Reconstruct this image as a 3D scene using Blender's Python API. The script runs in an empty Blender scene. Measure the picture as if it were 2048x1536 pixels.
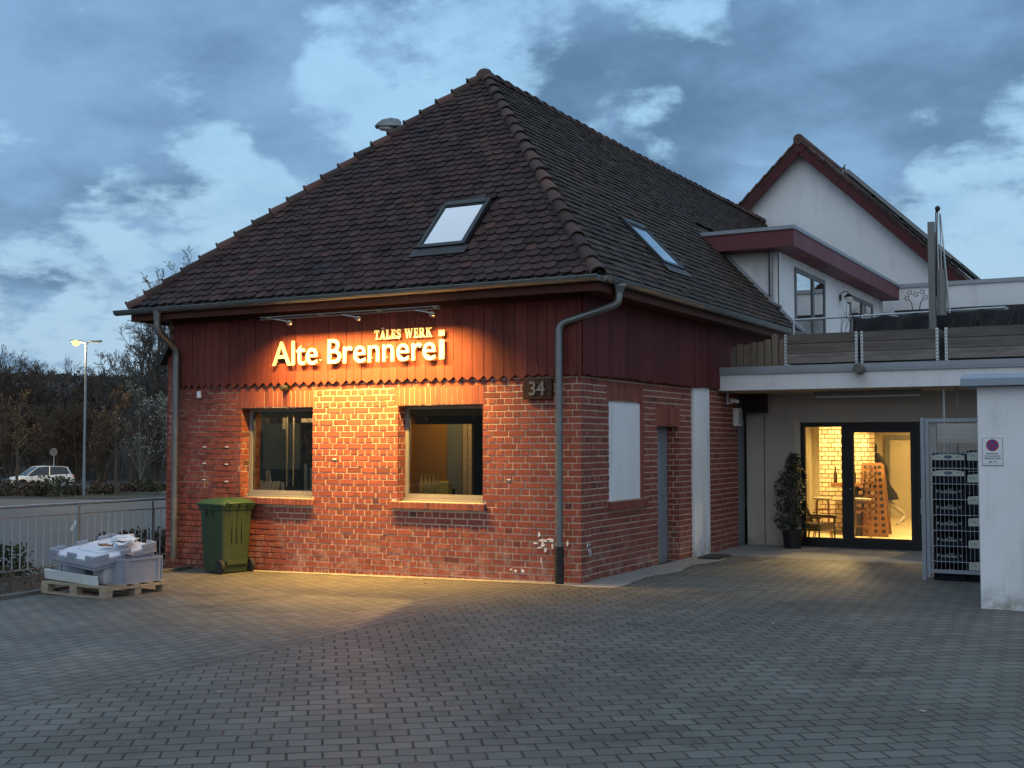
import bpy, bmesh, math, random
from mathutils import Vector, Matrix, noise as mnoise
R = math.radians
sc = bpy.context.scene
COL = sc.collection

# ------------------------------------------------------------------ camera
cam_d = bpy.data.cameras.new('camera'); cam = bpy.data.objects.new('camera', cam_d); COL.objects.link(cam)
cam_d.sensor_width = 36.0; cam_d.lens = 2392.0/2048.0*36.0
cam_d.clip_start = 0.1; cam_d.clip_end = 3000
cam.location = (6.615, -13.747, 1.787)
cam.rotation_euler = (R(90)+math.atan(117/2392.0), 0, R(29.0))
sc.camera = cam
sc.view_settings.view_transform = 'Standard'; sc.view_settings.look = 'None'
sc.view_settings.exposure = 0.0; sc.view_settings.gamma = 1.0
try: sc.view_settings.use_curve_mapping = False
except Exception: pass
sc.cycles.max_bounces = 8; sc.cycles.diffuse_bounces = 3; sc.cycles.glossy_bounces = 4
sc.cycles.transparent_max_bounces = 12; sc.cycles.sample_clamp_indirect = 4.0
sc.cycles.caustics_reflective = False; sc.cycles.caustics_refractive = False
try: sc.cycles.use_denoising = True
except Exception: pass

# ------------------------------------------------------------------ dusk sky
def lin(r, g, b):
    f = lambda c: c/12.92 if c <= 0.04045 else ((c+0.055)/1.055)**2.4
    return (f(r/255.0), f(g/255.0), f(b/255.0), 1.0)

def pixdir(px, py):
    yaw = R(29.0); pit = math.atan(117/2392.0)
    F = Vector((-math.sin(yaw)*math.cos(pit), math.cos(yaw)*math.cos(pit), math.sin(pit)))
    Rt = Vector((math.cos(yaw), math.sin(yaw), 0)); U = Rt.cross(F)
    return (F + Rt*((px-1024)/2392.0) - U*((py-768)/2392.0)).normalized()

world = bpy.data.worlds.new('World'); sc.world = world; world.use_nodes = True
wt = world.node_tree; wt.nodes.clear(); WN = wt.nodes.new; WL = wt.links.new
def wmath(op, a, b=None, c=None, clamp=False):
    n = WN('ShaderNodeMath'); n.operation = op; n.use_clamp = clamp
    for i, v in enumerate((a, b, c)):
        if v is None: continue
        if isinstance(v, (int, float)): n.inputs[i].default_value = v
        else: WL(v, n.inputs[i])
    return n.outputs[0]
def wramp(v, lo, hi, smooth=True):
    n = WN('ShaderNodeMapRange'); n.interpolation_type = 'SMOOTHSTEP' if smooth else 'LINEAR'
    n.inputs[1].default_value = lo; n.inputs[2].default_value = hi
    WL(v, n.inputs[0]); return n.outputs[0]
def wmix(f, a, b):
    n = WN('ShaderNodeMix'); n.data_type = 'RGBA'
    for s, v in ((0, f), (6, a), (7, b)):
        if isinstance(v, (int, float)): n.inputs[s].default_value = v
        elif isinstance(v, tuple): n.inputs[s].default_value = v
        else: WL(v, n.inputs[s])
    return n.outputs[2]
tc = WN('ShaderNodeTexCoord'); D = tc.outputs['Generated']
sx = WN('ShaderNodeSeparateXYZ'); WL(D, sx.inputs[0])
zz = wmath('MAXIMUM', sx.outputs[2], 0.0)
den = wmath('ADD', zz, 0.30)
cb = WN('ShaderNodeCombineXYZ'); WL(wmath('DIVIDE', sx.outputs[0], den), cb.inputs[0]); WL(wmath('DIVIDE', sx.outputs[1], den), cb.inputs[1])
cb.inputs[2].default_value = 4.3
def wnoise(scale, detail, rough, dist=0.0, off=None):
    n = WN('ShaderNodeTexNoise'); n.inputs['Scale'].default_value = scale; n.inputs['Detail'].default_value = detail
    n.inputs['Roughness'].default_value = rough; n.inputs['Distortion'].default_value = dist
    v = cb.outputs[0]
    if off:
        m = WN('ShaderNodeVectorMath'); m.operation = 'ADD'; WL(v, m.inputs[0]); m.inputs[1].default_value = off; v = m.outputs[0]
    WL(v, n.inputs['Vector']); return n.outputs['Fac']
n1 = wnoise(2.6, 9, 0.56, 0.0)
n2 = wnoise(9.0, 9, 0.62, 0.0, (3.1, 1.7, 0.4))
dens = wmath('ADD', wmath('ADD', wmath('MULTIPLY', n1, 1.25), wmath('MULTIPLY', n2, 1.05)), -0.615)
# where the big banks and the gaps lie (fixed directions of the sky)
BL = [(50,160,3.6,.20),(150,120,3.0,.12),(260,440,1.6,.16),(620,300,2.2,.14),(980,30,2.0,.12),(425,90,3.6,.22),(550,200,3.2,.17),(680,235,1.9,.14),(180,325,3.4,.22),(50,410,2.2,.20),(330,330,2.4,.10),(875,40,2.2,.12),
      (320,118,1.7,-.16),(450,245,1.2,-.10),(10,310,1.6,-.18),(640,110,2.0,-.12),(740,150,2.8,-.18),(900,125,2.8,-.14),(450,390,2.8,-.20),(200,500,3.0,-.24),(560,440,2.4,-.12),
      (1124,100,2.6,.16),(1250,175,2.8,.18),(1474,160,3.2,.18),(1774,175,3.6,.20),(1980,90,2.8,.16),(1374,235,2.0,.12),(1674,300,2.6,.16),(1960,330,2.4,.10),
      (1414,50,1.9,-.16),(1334,295,1.4,-.24),(1324,90,1.3,-.10),(1650,50,1.8,-.10),(1824,295,1.5,-.08),(1900,470,2.2,-.20),(1040,170,1.4,-.10),(1960,540,2.0,-.08)]
# ragged outlines: the directions are shaken by noise before they are compared
wn = WN('ShaderNodeTexNoise'); wn.inputs['Scale'].default_value = 4.0; wn.inputs['Detail'].default_value = 5; wn.inputs['Roughness'].default_value = 0.5; WL(cb.outputs[0], wn.inputs['Vector'])
w1 = WN('ShaderNodeVectorMath'); w1.operation = 'SUBTRACT'; WL(wn.outputs['Color'], w1.inputs[0]); w1.inputs[1].default_value = (0.5, 0.5, 0.5)
w2 = WN('ShaderNodeVectorMath'); w2.operation = 'SCALE'; WL(w1.outputs[0], w2.inputs[0]); w2.inputs['Scale'].default_value = 0.16
w3 = WN('ShaderNodeVectorMath'); w3.operation = 'ADD'; WL(D, w3.inputs[0]); WL(w2.outputs[0], w3.inputs[1])
w4 = WN('ShaderNodeVectorMath'); w4.operation = 'NORMALIZE'; WL(w3.outputs[0], w4.inputs[0])
DW = w4.outputs[0]
for bx, by, rad, w in BL:
    d = pixdir(bx, by)
    n = WN('ShaderNodeVectorMath'); n.operation = 'DOT_PRODUCT'; WL(DW, n.inputs[0]); n.inputs[1].default_value = d
    m = wramp(n.outputs['Value'], math.cos(R(rad*1.5)), 1.0)
    dens = wmath('ADD', dens, wmath('MULTIPLY', m, w*0.95))
low = wramp(zz, 0.06, 0.20)
dens = wmath('SUBTRACT', dens, wmath('MULTIPLY', wmath('SUBTRACT', 1.0, low), 0.16))
cl = wramp(dens, 0.31, 0.64)
thin = wnoise(3.4, 8, 0.55, 0.0, (9.0, 2.0, 0.0))
clear = wmix(wramp(zz, 0.02, 0.36), lin(168, 201, 228), lin(157, 205, 240))
cloud = wmix(wramp(thin, 0.30, 0.70), lin(84, 122, 160), lin(130, 171, 212))
skyt = WN('ShaderNodeTexSky'); skyt.sky_type = 'NISHITA'; skyt.sun_disc = False
skyt.sun_elevation = R(2.0); skyt.sun_rotation = R(160); skyt.altitude = 300
veil = wmath('MULTIPLY', wmath('MULTIPLY', wramp(wnoise(5.5, 9, 0.62, 0.0, (21.0, 4.0, 0.0)), 0.42, 0.72), 0.55), low)
clear = wmix(veil, clear, lin(136, 178, 216))
vis = wmix(cl, clear, cloud)
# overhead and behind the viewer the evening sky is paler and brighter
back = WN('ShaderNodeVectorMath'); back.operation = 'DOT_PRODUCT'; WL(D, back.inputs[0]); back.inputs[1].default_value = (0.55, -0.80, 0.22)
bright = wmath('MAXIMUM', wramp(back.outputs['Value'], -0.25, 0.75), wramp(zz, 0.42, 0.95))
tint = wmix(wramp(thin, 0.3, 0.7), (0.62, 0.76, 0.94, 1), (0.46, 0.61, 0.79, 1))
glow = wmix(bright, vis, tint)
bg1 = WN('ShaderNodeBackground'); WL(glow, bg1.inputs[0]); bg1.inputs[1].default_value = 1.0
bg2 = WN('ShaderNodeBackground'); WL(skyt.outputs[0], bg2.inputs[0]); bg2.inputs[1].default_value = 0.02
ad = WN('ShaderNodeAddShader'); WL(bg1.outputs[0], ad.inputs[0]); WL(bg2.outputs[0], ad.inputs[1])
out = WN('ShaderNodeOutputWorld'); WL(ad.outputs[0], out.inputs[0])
# the last soft light of the day, from behind the viewer
sd = bpy.data.lights.new('sun', 'SUN'); sd.energy = 0.15; sd.angle = R(40); sd.color = (1.0, 0.97, 0.93)
so = bpy.data.objects.new('sun', sd); COL.objects.link(so)
so.rotation_euler = (R(58), 0, R(160-180+40)); so.location = (10, -20, 20)

# ------------------------------------------------------------------ materials
def new_mat(name):
    m = bpy.data.materials.new(name); m.use_nodes = True; m.node_tree.nodes.clear(); return m
class NT:
    def __init__(s, m): s.t = m.node_tree
    def n(s, typ, **kw):
        n = s.t.nodes.new(typ)
        for k, v in kw.items(): setattr(n, k, v)
        return n
    def l(s, a, b): s.t.links.new(a, b)
    def put(s, sock, v):
        if hasattr(v, 'is_linked') or isinstance(v, bpy.types.NodeSocket): s.l(v, sock)
        else:
            try: sock.default_value = v
            except Exception: sock.default_value = tuple(v)[:3]
    def math(s, op, a, b=None, clamp=False):
        n = s.n('ShaderNodeMath', operation=op, use_clamp=clamp)
        s.put(n.inputs[0], a)
        if b is not None: s.put(n.inputs[1], b)
        return n.outputs[0]
    def mr(s, v, lo, hi, a=0.0, b=1.0, smooth=True):
        n = s.n('ShaderNodeMapRange', interpolation_type='SMOOTHSTEP' if smooth else 'LINEAR')
        s.l(v, n.inputs[0]); n.inputs[1].default_value = lo; n.inputs[2].default_value = hi
        n.inputs[3].default_value = a; n.inputs[4].default_value = b; return n.outputs[0]
    def mix(s, f, a, b, mode='MIX'):
        n = s.n('ShaderNodeMix', data_type='RGBA', blend_type=mode)
        s.put(n.inputs[0], f); s.put(n.inputs[6], a); s.put(n.inputs[7], b); return n.outputs[2]
    def coord(s): return s.n('ShaderNodeTexCoord').outputs['Object']
    def noise(s, scale, detail=4, rough=0.55, vec=None, stretch=None, dist=0.0):
        n = s.n('ShaderNodeTexNoise'); n.inputs['Scale'].default_value = scale; n.inputs['Detail'].default_value = detail
        n.inputs['Roughness'].default_value = rough; n.inputs['Distortion'].default_value = dist
        v = vec if vec is not None else s.coord()
        if stretch:
            m = s.n('ShaderNodeMapping'); m.inputs['Scale'].default_value = stretch; s.l(v, m.inputs[0]); v = m.outputs[0]
        s.l(v, n.inputs['Vector']); return n.outputs['Fac']
    def sep(s, v):
        n = s.n('ShaderNodeSeparateXYZ'); s.l(v, n.inputs[0]); return n.outputs
    def rnd(s): return s.n('ShaderNodeNewGeometry').outputs['Random Per Island']
    def ramp(s, f, stops):
        n = s.n('ShaderNodeValToRGB'); cr = n.color_ramp
        while len(cr.elements) < len(stops): cr.elements.new(0.5)
        for e, (p, c) in zip(cr.elements, stops): e.position = p; e.color = c if len(c) == 4 else (*c, 1)
        s.l(f, n.inputs[0]); return n.outputs[0]
    def bump(s, h, strength=0.3, dist=0.01, nrm=None):
        n = s.n('ShaderNodeBump'); n.inputs['Strength'].default_value = strength; n.inputs['Distance'].default_value = dist
        s.l(h, n.inputs['Height'])
        if nrm is not None: s.l(nrm, n.inputs['Normal'])
        return n.outputs[0]
    def bsdf(s, col, rough=0.6, metal=0.0, normal=None, spec=0.4, **kw):
        b = s.n('ShaderNodeBsdfPrincipled'); s.put(b.inputs['Base Color'], col); s.put(b.inputs['Roughness'], rough)
        s.put(b.inputs['Metallic'], metal)
        if 'Specular IOR Level' in b.inputs: b.inputs['Specular IOR Level'].default_value = spec
        if normal is not None: s.l(normal, b.inputs['Normal'])
        for k, v in kw.items(): s.put(b.inputs[k.replace('_', ' ')], v)
        o = s.n('ShaderNodeOutputMaterial'); s.l(b.outputs[0], o.inputs[0]); return b

def c4(c): return (c[0], c[1], c[2], 1.0)
def worn(name, col, rough=0.6, var=0.35, scale=6.0, bump=0.25, metal=0.0, spec=0.4, fine=60.0, stretch=None, isl=0.0, dist=0.006):
    """a surface of one colour with soft patches, fine grain and a little relief"""
    m = new_mat(name); t = NT(m); v = t.coord()
    a = t.noise(scale, 6, 0.6, v, stretch); b = t.noise(fine, 3, 0.6, v, stretch)
    f = t.math('ADD', t.math('MULTIPLY', a, 0.7), t.math('MULTIPLY', b, 0.3))
    k = t.mr(f, 0.25, 0.75, 1-var, 1+var, False)
    if isl:
        k = t.math('MULTIPLY', k, t.mr(t.rnd(), 0, 1, 1-isl, 1+isl, False))
    cc = t.n('ShaderNodeVectorMath', operation='SCALE'); cc.inputs[0].default_value = col[:3]; t.l(k, cc.inputs['Scale'])
    r = t.mr(a, 0.3, 0.7, max(0.05, rough-0.1), min(1, rough+0.1), False)
    nb = t.bump(f, bump, dist) if bump else None
    t.bsdf(cc.outputs[0], r, metal, nb, spec); return m
def mk_brick(name, stains=True):
    m = new_mat(name); t = NT(m); v = t.coord(); r = t.rnd()
    base = t.ramp(r, [(0.0, (0.120, 0.040, 0.036)), (0.07, (0.200, 0.060, 0.046)), (0.45, (0.240, 0.070, 0.050)), (0.80, (0.270, 0.084, 0.058)), (0.97, (0.205, 0.062, 0.050)), (1.0, (0.085, 0.038, 0.040))])
    a = t.noise(3.0, 5, 0.6, v); b = t.noise(38, 5, 0.65, v)
    col = t.mix(t.mr(a, 0.35, 0.7, 0.0, 0.45), base, (0.235, 0.062, 0.05, 1))
    col = t.mix(t.mr(b, 0.52, 0.75, 0.0, 0.35), col, (0.14, 0.05, 0.045, 1))
    if stains:
        # pale bloom low on the wall and soot blotches
        z = t.sep(v)[2]
        low = t.math('MULTIPLY', t.mr(z, 0.05, 0.75, 1, 0), t.mr(t.noise(5.0, 6, 0.7, v), 0.46, 0.68))
        col = t.mix(t.math('MULTIPLY', low, 0.5), col, (0.42, 0.33, 0.30, 1))
        dk = t.mr(t.noise(7.0, 4, 0.6, v), 0.59, 0.72)
        col = t.mix(t.math('MULTIPLY', dk, 0.7), col, (0.07, 0.045, 0.045, 1))
    n = t.bump(b, 0.5, 0.006)
    t.bsdf(col, 0.78, 0, n, 0.25); return m

def mk_mortar(name):
    m = new_mat(name); t = NT(m); v = t.coord()
    a = t.noise(1.6, 6, 0.6, v); b = t.noise(9, 5, 0.6, v); o = t.sep(v)
    # pale joints, crumbling dark low down; shade of deep joints painted at left end
    left = t.mr(o[0], -5.7, -4.3, -0.12, 1.0); low = t.mr(o[2], 0.35, 1.1, 0.0, 1.0)
    joint_tone = t.math('ADD', t.math('ADD', t.math('MULTIPLY', left, 0.40), t.math('MULTIPLY', low, 0.30)), t.math('ADD', t.math('MULTIPLY', a, 0.62), t.math('MULTIPLY', b, 0.42)))
    f = t.mr(joint_tone, 0.68, 0.92)
    col = t.mix(f, (0.10, 0.045, 0.036, 1), (0.50, 0.40, 0.32, 1))
    t.bsdf(col, 0.9, 0, t.bump(t.noise(60, 3, 0.6, v), 0.5, 0.004), 0.2); return m

def mk_plaster(name, col, dirt=0.6, zdirt=0.35):
    m = new_mat(name); t = NT(m); v = t.coord(); z = t.sep(v)[2]
    a = t.noise(0.9, 6, 0.6, v); s = t.noise(3.5, 5, 0.65, v, (1, 1, 0.18)); g = t.noise(140, 3, 0.7, v)
    k = t.mr(a, 0.3, 0.75, 0.0, 0.28)
    cc = t.mix(k, c4(col), (col[0]*0.72, col[1]*0.73, col[2]*0.72, 1))
    cc = t.mix(t.math('MULTIPLY', t.mr(s, 0.48, 0.78), 0.55*dirt), cc, (0.24, 0.23, 0.21, 1))
    if zdirt:
        low = t.mr(z, 0.0, zdirt, 1, 0)
        cc = t.mix(t.math('MULTIPLY', t.math('MULTIPLY', low, t.mr(t.noise(6, 5, 0.65, v), 0.3, 0.7)), 0.85), cc, (0.23, 0.22, 0.17, 1))
    t.bsdf(cc, 0.85, 0, t.bump(g, 0.35, 0.005), 0.25); return m

def mk_tile(name, cols, moss):
    m = new_mat(name); t = NT(m); v = t.coord(); r = t.rnd()
    base = t.ramp(r, [(0.0, cols[0]), (0.35, cols[1]), (0.7, cols[2]), (0.95, cols[3]), (1.0, cols[4])])
    a = t.noise(1.1, 6, 0.62, v); b = t.noise(30, 5, 0.7, v)
    col = t.mix(t.mr(a, 0.42, 0.72, 0, 0.65), base, (0.036, 0.034, 0.038, 1))
    col = t.mix(t.mr(b, 0.56, 0.72, 0, 0.5), col, (0.105, 0.092, 0.086, 1))
    mo = t.math('MULTIPLY', t.mr(t.noise(2.6, 7, 0.7, v), 0.56-0.10*moss, 0.72-0.06*moss), t.mr(t.noise(45, 3, 0.6, v), 0.42, 0.6))
    col = t.mix(t.math('MULTIPLY', mo, 0.85), col, (0.030, 0.033, 0.014, 1))
    t.bsdf(col, 0.72, 0, t.bump(b, 0.5, 0.006), 0.15); return m

def mk_boards(name, col, along='z', w=0.0, wear=0.5):
    m = new_mat(name); t = NT(m); v = t.coord()
    st = {'z': (1, 1, 0.06), 'x': (0.06, 1, 1), 'y': (1, 0.06, 1)}[along]
    g = t.noise(42, 6, 0.65, v, st); a = t.noise(1.3, 5, 0.6, v)
    k = t.math('MULTIPLY', t.mr(g, 0.3, 0.7, 0.72, 1.2, False), t.mr(t.rnd(), 0, 1, 0.78, 1.18, False))
    cc = t.n('ShaderNodeVectorMath', operation='SCALE'); cc.inputs[0].default_value = col[:3]; t.l(k, cc.inputs['Scale'])
    flake = t.math('MULTIPLY', t.mr(t.noise(14, 5, 0.7, v, (1, 1, 0.4)), 0.60, 0.70), wear)
    col2 = t.mix(flake, cc.outputs[0], (col[0]*1.9+0.03, col[1]*1.9+0.03, col[2]*1.9+0.025, 1))
    col2 = t.mix(t.mr(a, 0.4, 0.75, 0, 0.4), col2, (col[0]*0.55, col[1]*0.55, col[2]*0.55, 1))
    t.bsdf(col2, 0.7, 0, t.bump(g, 0.45, 0.004), 0.25); return m

def mk_paver(name, rot, loc, bw, bh, off=0.5):
    m = new_mat(name); t = NT(m); v = t.coord()
    mp = t.n('ShaderNodeMapping'); t.l(v, mp.inputs[0]); mp.inputs['Rotation'].default_value = (0, 0, rot); mp.inputs['Location'].default_value = loc
    wob = t.n('ShaderNodeTexNoise'); wob.inputs['Scale'].default_value = 1.3; t.l(v, wob.inputs['Vector'])
    wv = t.n('ShaderNodeVectorMath', operation='SCALE'); wv.inputs['Scale'].default_value = 0.05
    sb = t.n('ShaderNodeVectorMath', operation='SUBTRACT'); t.l(wob.outputs['Color'], sb.inputs[0]); sb.inputs[1].default_value = (0.5, 0.5, 0.5); t.l(sb.outputs[0], wv.inputs[0])
    av = t.n('ShaderNodeVectorMath', operation='ADD'); t.l(mp.outputs[0], av.inputs[0]); t.l(wv.outputs[0], av.inputs[1])
    def br(ms, sm, c1, c2, cm):
        n = t.n('ShaderNodeTexBrick'); n.offset = off; n.offset_frequency = 2; n.squash = 1.0
        t.l(av.outputs[0], n.inputs['Vector']); n.inputs['Scale'].default_value = 1.0
        n.inputs['Brick Width'].default_value = bw; n.inputs['Row Height'].default_value = bh
        n.inputs['Mortar Size'].default_value = ms; n.inputs['Mortar Smooth'].default_value = sm; n.inputs['Bias'].default_value = 0.0
        n.inputs['Color1'].default_value = c1; n.inputs['Color2'].default_value = c2; n.inputs['Mortar'].default_value = cm; return n
    b1 = br(0.0068, 0.25, (0.105, 0.107, 0.097, 1), (0.172, 0.168, 0.150, 1), (0.020, 0.019, 0.017, 1))
    b2 = br(0.016, 1.0, (0, 0, 0, 1), (0, 0, 0, 1), (1, 1, 1, 1))
    a = t.noise(0.45, 6, 0.65, v); g = t.noise(90, 4, 0.7, v); p = t.noise(2.4, 6, 0.65, v)
    col = t.mix(t.mr(a, 0.35, 0.7, 0, 0.55), b1.outputs['Color'], (0.055, 0.053, 0.044, 1))
    col = t.mix(t.mr(p, 0.56, 0.75, 0, 0.5), col, (0.185, 0.168, 0.135, 1))
    col = t.mix(t.mr(g, 0.3, 0.8, 0, 0.45), col, (0.215, 0.20, 0.17, 1))
    col = t.mix(t.math('MULTIPLY', b1.outputs['Fac'], 0.92), col, (0.020, 0.019, 0.017, 1))
    sand = t.math('MULTIPLY', b1.outputs['Fac'], t.mr(t.noise(1.1, 4, 0.6, v), 0.5, 0.68))
    col = t.mix(t.math('MULTIPLY', sand, 0.6), col, (0.10, 0.09, 0.07, 1))
    oil = t.math('MULTIPLY', t.mr(t.noise(0.9, 7, 0.7, v, dist=0.6), 0.57, 0.70), 0.6)
    col = t.mix(oil, col, (0.040, 0.037, 0.031, 1))
    mossy = t.math('MULTIPLY', t.math('MULTIPLY', b2.outputs['Fac'], t.mr(t.noise(0.6, 5, 0.6, v), 0.52, 0.66)), 0.55)
    col = t.mix(mossy, col, (0.030, 0.034, 0.014, 1))
    h = t.math('SUBTRACT', t.math('MULTIPLY', g, 0.22), b2.outputs['Fac'])
    rough = t.mr(a, 0.3, 0.7, 0.50, 0.68, False)
    t.bsdf(col, rough, 0, t.bump(h, 0.7, 0.010), 0.25); return m

def mk_glass(name, tint=(0.9, 0.93, 0.92), refl=1.0, ior=1.5):
    m = new_mat(name); t = NT(m)
    tr = t.n('ShaderNodeBsdfTransparent'); tr.inputs[0].default_value = c4(tint)
    gl = t.n('ShaderNodeBsdfGlossy'); gl.inputs['Roughness'].default_value = 0.015; gl.inputs['Color'].default_value = (1, 1, 1, 1)
    fr = t.n('ShaderNodeFresnel'); fr.inputs[0].default_value = ior
    f = t.math('MULTIPLY', fr.outputs[0], refl, True)
    mx = t.n('ShaderNodeMixShader'); t.l(f, mx.inputs[0]); t.l(tr.outputs[0], mx.inputs[1]); t.l(gl.outputs[0], mx.inputs[2])
    o = t.n('ShaderNodeOutputMaterial'); t.l(mx.outputs[0], o.inputs[0]); return m

def mk_emit(name, col, s):
    m = new_mat(name); t = NT(m); e = t.n('ShaderNodeEmission'); e.inputs[0].default_value = c4(col); e.inputs[1].default_value = s
    o = t.n('ShaderNodeOutputMaterial'); t.l(e.outputs[0], o.inputs[0]); return m

M = {}
M['brick'] = mk_brick('red_brick'); M['mortar'] = mk_mortar('lime_mortar')
M['plaster'] = mk_plaster('white_render', (0.78, 0.79, 0.80), 0.5, 0.0)
M['plaster_base'] = mk_plaster('white_render_dirty_base', (0.80, 0.81, 0.82), 0.8, 0.36)
M['plaster_grey'] = mk_plaster('grey_render', (0.50, 0.465, 0.415), 0.5, 0.25)
M['tile_front'] = mk_tile('front_roof_tile', [(0.034, 0.021, 0.021), (0.054, 0.031, 0.029), (0.067, 0.038, 0.034), (0.080, 0.051, 0.046), (0.105, 0.048, 0.040)], 0.2)
M['tile_side'] = mk_tile('side_roof_tile', [(0.036, 0.026, 0.020), (0.056, 0.039, 0.030), (0.068, 0.046, 0.035), (0.092, 0.066, 0.052), (0.120, 0.064, 0.045)], 0.9)
M['tile_cap'] = mk_tile('ridge_tile', [(0.055, 0.036, 0.032), (0.088, 0.056, 0.048), (0.11, 0.068, 0.058), (0.16, 0.085, 0.068), (0.20, 0.072, 0.052)], 0.25)
M['clad'] = mk_boards('oxblood_boards', (0.145, 0.034, 0.027), 'z')
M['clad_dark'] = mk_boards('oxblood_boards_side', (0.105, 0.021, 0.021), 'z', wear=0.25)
M['soffit'] = mk_boards('red_brown_soffit', (0.085, 0.028, 0.018), 'x')
M['verge'] = mk_boards('verge_board', (0.085, 0.024, 0.027), 'x', wear=.2)
M['fascia'] = worn('dark_red_fascia', (0.135, 0.036, 0.044), 0.6, 0.2, 2.0, 0.05)
M['zinc'] = worn('weathered_zinc', (0.20, 0.215, 0.215), 0.45, 0.25, 4.0, 0.08, 0.75, 0.5)
M['zinc_matt'] = worn('grey_metal_trim', (0.30, 0.33, 0.36), 0.55, 0.2, 3.0, 0.05, 0.35)
M['steel'] = worn('galvanised_steel', (0.44, 0.48, 0.50), 0.42, 0.22, 9.0, 0.06, 0.6)
M['dark_metal'] = worn('dark_metal', (0.035, 0.037, 0.04), 0.45, 0.2, 5.0, 0.05, 0.4)
M['black'] = worn('black_plastic', (0.016, 0.016, 0.018), 0.45, 0.25, 8.0, 0.06)
M['alu'] = worn('pale_window_frame', (0.21, 0.21, 0.205), 0.5, 0.12, 5.0, 0.04)
M['greyframe'] = worn('grey_window_frame', (0.13, 0.14, 0.145), 0.45, 0.15, 5.0, 0.04)
M['velux'] = worn('roof_window_cladding', (0.045, 0.052, 0.055), 0.4, 0.2, 6.0, 0.05, 0.5)
M['lead'] = worn('lead_flashing', (0.060, 0.062, 0.064), 0.55, 0.3, 7.0, 0.2, 0.4)
M['glass'] = mk_glass('window_glass', (0.93, 0.95, 0.94), 1.0, 1.45)
M['glass_dim'] = mk_glass('shop_window_glass', (0.78, 0.80, 0.78), 1.0, 1.5)
M['glass_ref'] = mk_glass('upper_window_glass', (0.35, 0.37, 0.38), 2.6, 1.6)
M['glass_sky'] = mk_glass('roof_window_glass', (0.80, 0.86, 0.90), 9.0, 1.5)
M['concrete'] = worn('pale_concrete', (0.27, 0.26, 0.245), 0.8, 0.3, 2.5, 0.3)
M['paver_a'] = mk_paver('pavers_along_house', R(90), (0.04, 0.0, 0), 0.20, 0.158)
M['paver_b'] = mk_paver('pavers_diagonal', R(-38), (0.05, 0.07, 0), 0.205, 0.158)
M['asphalt'] = worn('car_park_asphalt', (0.105, 0.100, 0.092), 0.75, 0.25, 0.25, 0.2, fine=12)
M['earth'] = worn('bare_earth', (0.060, 0.048, 0.036), 0.95, 0.5, 1.5, 0.6, fine=30, dist=0.03)
M['grassy'] = worn('winter_grass', (0.040, 0.043, 0.022), 0.95, 0.5, 0.2, 0.5, fine=5, dist=0.05)
M['dark_wood'] = mk_boards('dark_beam', (0.028, 0.018, 0.014), 'x')
M['greywood'] = worn('weathered_grey_wood', (0.185, 0.162, 0.140), 0.85, 0.75, 5.0, 0.3, fine=26, stretch=(0.22, 1, 2.2), isl=0.5)
M['greywood_z'] = mk_boards('weathered_picket_wood', (0.165, 0.132, 0.100), 'z', wear=0.4)
M['palletwood'] = mk_boards('pallet_wood', (0.36, 0.30, 0.22), 'x', wear=0.3)
M['palletwood_y'] = mk_boards('pallet_wood_across', (0.40, 0.32, 0.22), 'y', wear=0.3)
M['grey_plastic'] = worn('grey_crate_plastic', (0.30, 0.335, 0.40), 0.5, 0.16, 5.0, 0.08)
M['pale_plastic'] = worn('pale_grey_plastic', (0.66, 0.70, 0.77), 0.5, 0.14, 5.0, 0.08)
M['white_ply'] = worn('white_coated_board', (0.58, 0.62, 0.62), 0.6, 0.14, 3.0, 0.06)
M['milky'] = worn('milky_canister', (0.46, 0.45, 0.45), 0.4, 0.2, 6.0, 0.05)
M['paper'] = worn('torn_white_paper', (0.72, 0.74, 0.77), 0.8, 0.18, 14.0, 0.3)
M['cardboard'] = worn('brown_cardboard', (0.30, 0.16, 0.075), 0.85, 0.3, 10.0, 0.2)
M['bin_green'] = worn('green_bin_plastic', (0.034, 0.058, 0.028), 0.55, 0.16, 3.0, 0.08, fine=120)
M['bin_dark'] = worn('dark_green_lid', (0.026, 0.068, 0.036), 0.45, 0.2, 4.0, 0.06)
M['rubber'] = worn('black_rubber', (0.020, 0.021, 0.024), 0.75, 0.25, 12.0, 0.15)
M['brownplate'] = mk_boards('brown_plaque', (0.055, 0.028, 0.020), 'x', wear=0.1)
M['digit'] = worn('grey_digits', (0.20, 0.195, 0.175), 0.45, 0.1, 9.0, 0.03, 0.3)
M['letter'] = worn('cream_letters', (0.46, 0.44, 0.36), 0.5, 0.05, 5.0, 0.02)
M['white'] = worn('white_plastic', (0.76, 0.77, 0.78), 0.45, 0.08, 8.0, 0.03)
M['sign_white'] = worn('sign_white', (0.74, 0.76, 0.78), 0.4, 0.05, 12.0, 0.02)
M['sign_red'] = worn('sign_red', (0.42, 0.02, 0.035), 0.4, 0.1, 20.0, 0.02)
M['sign_blue'] = worn('sign_blue', (0.035, 0.075, 0.30), 0.4, 0.1, 20.0, 0.02)
M['ink'] = worn('dark_ink', (0.03, 0.035, 0.05), 0.5, 0.15, 20.0, 0.02)
M['bark'] = worn('grey_bark', (0.082, 0.074, 0.066), 0.9, 0.35, 3.0, 0.4)
M['bark_warm'] = worn('brown_twigs', (0.100, 0.076, 0.054), 0.9, 0.4, 1.2, 0.4)
M['bark_pale'] = worn('pale_bark', (0.125, 0.118, 0.106), 0.9, 0.35, 2.0, 0.4)
M['blossom'] = worn('white_blossom', (0.30, 0.33, 0.28), 0.8, 0.25, 1.0, 0.0, isl=0.3)
M['leaf_dark'] = worn('dark_green_leaf', (0.022, 0.036, 0.016), 0.55, 0.4, 5.0, 0.0, isl=0.5)
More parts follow.
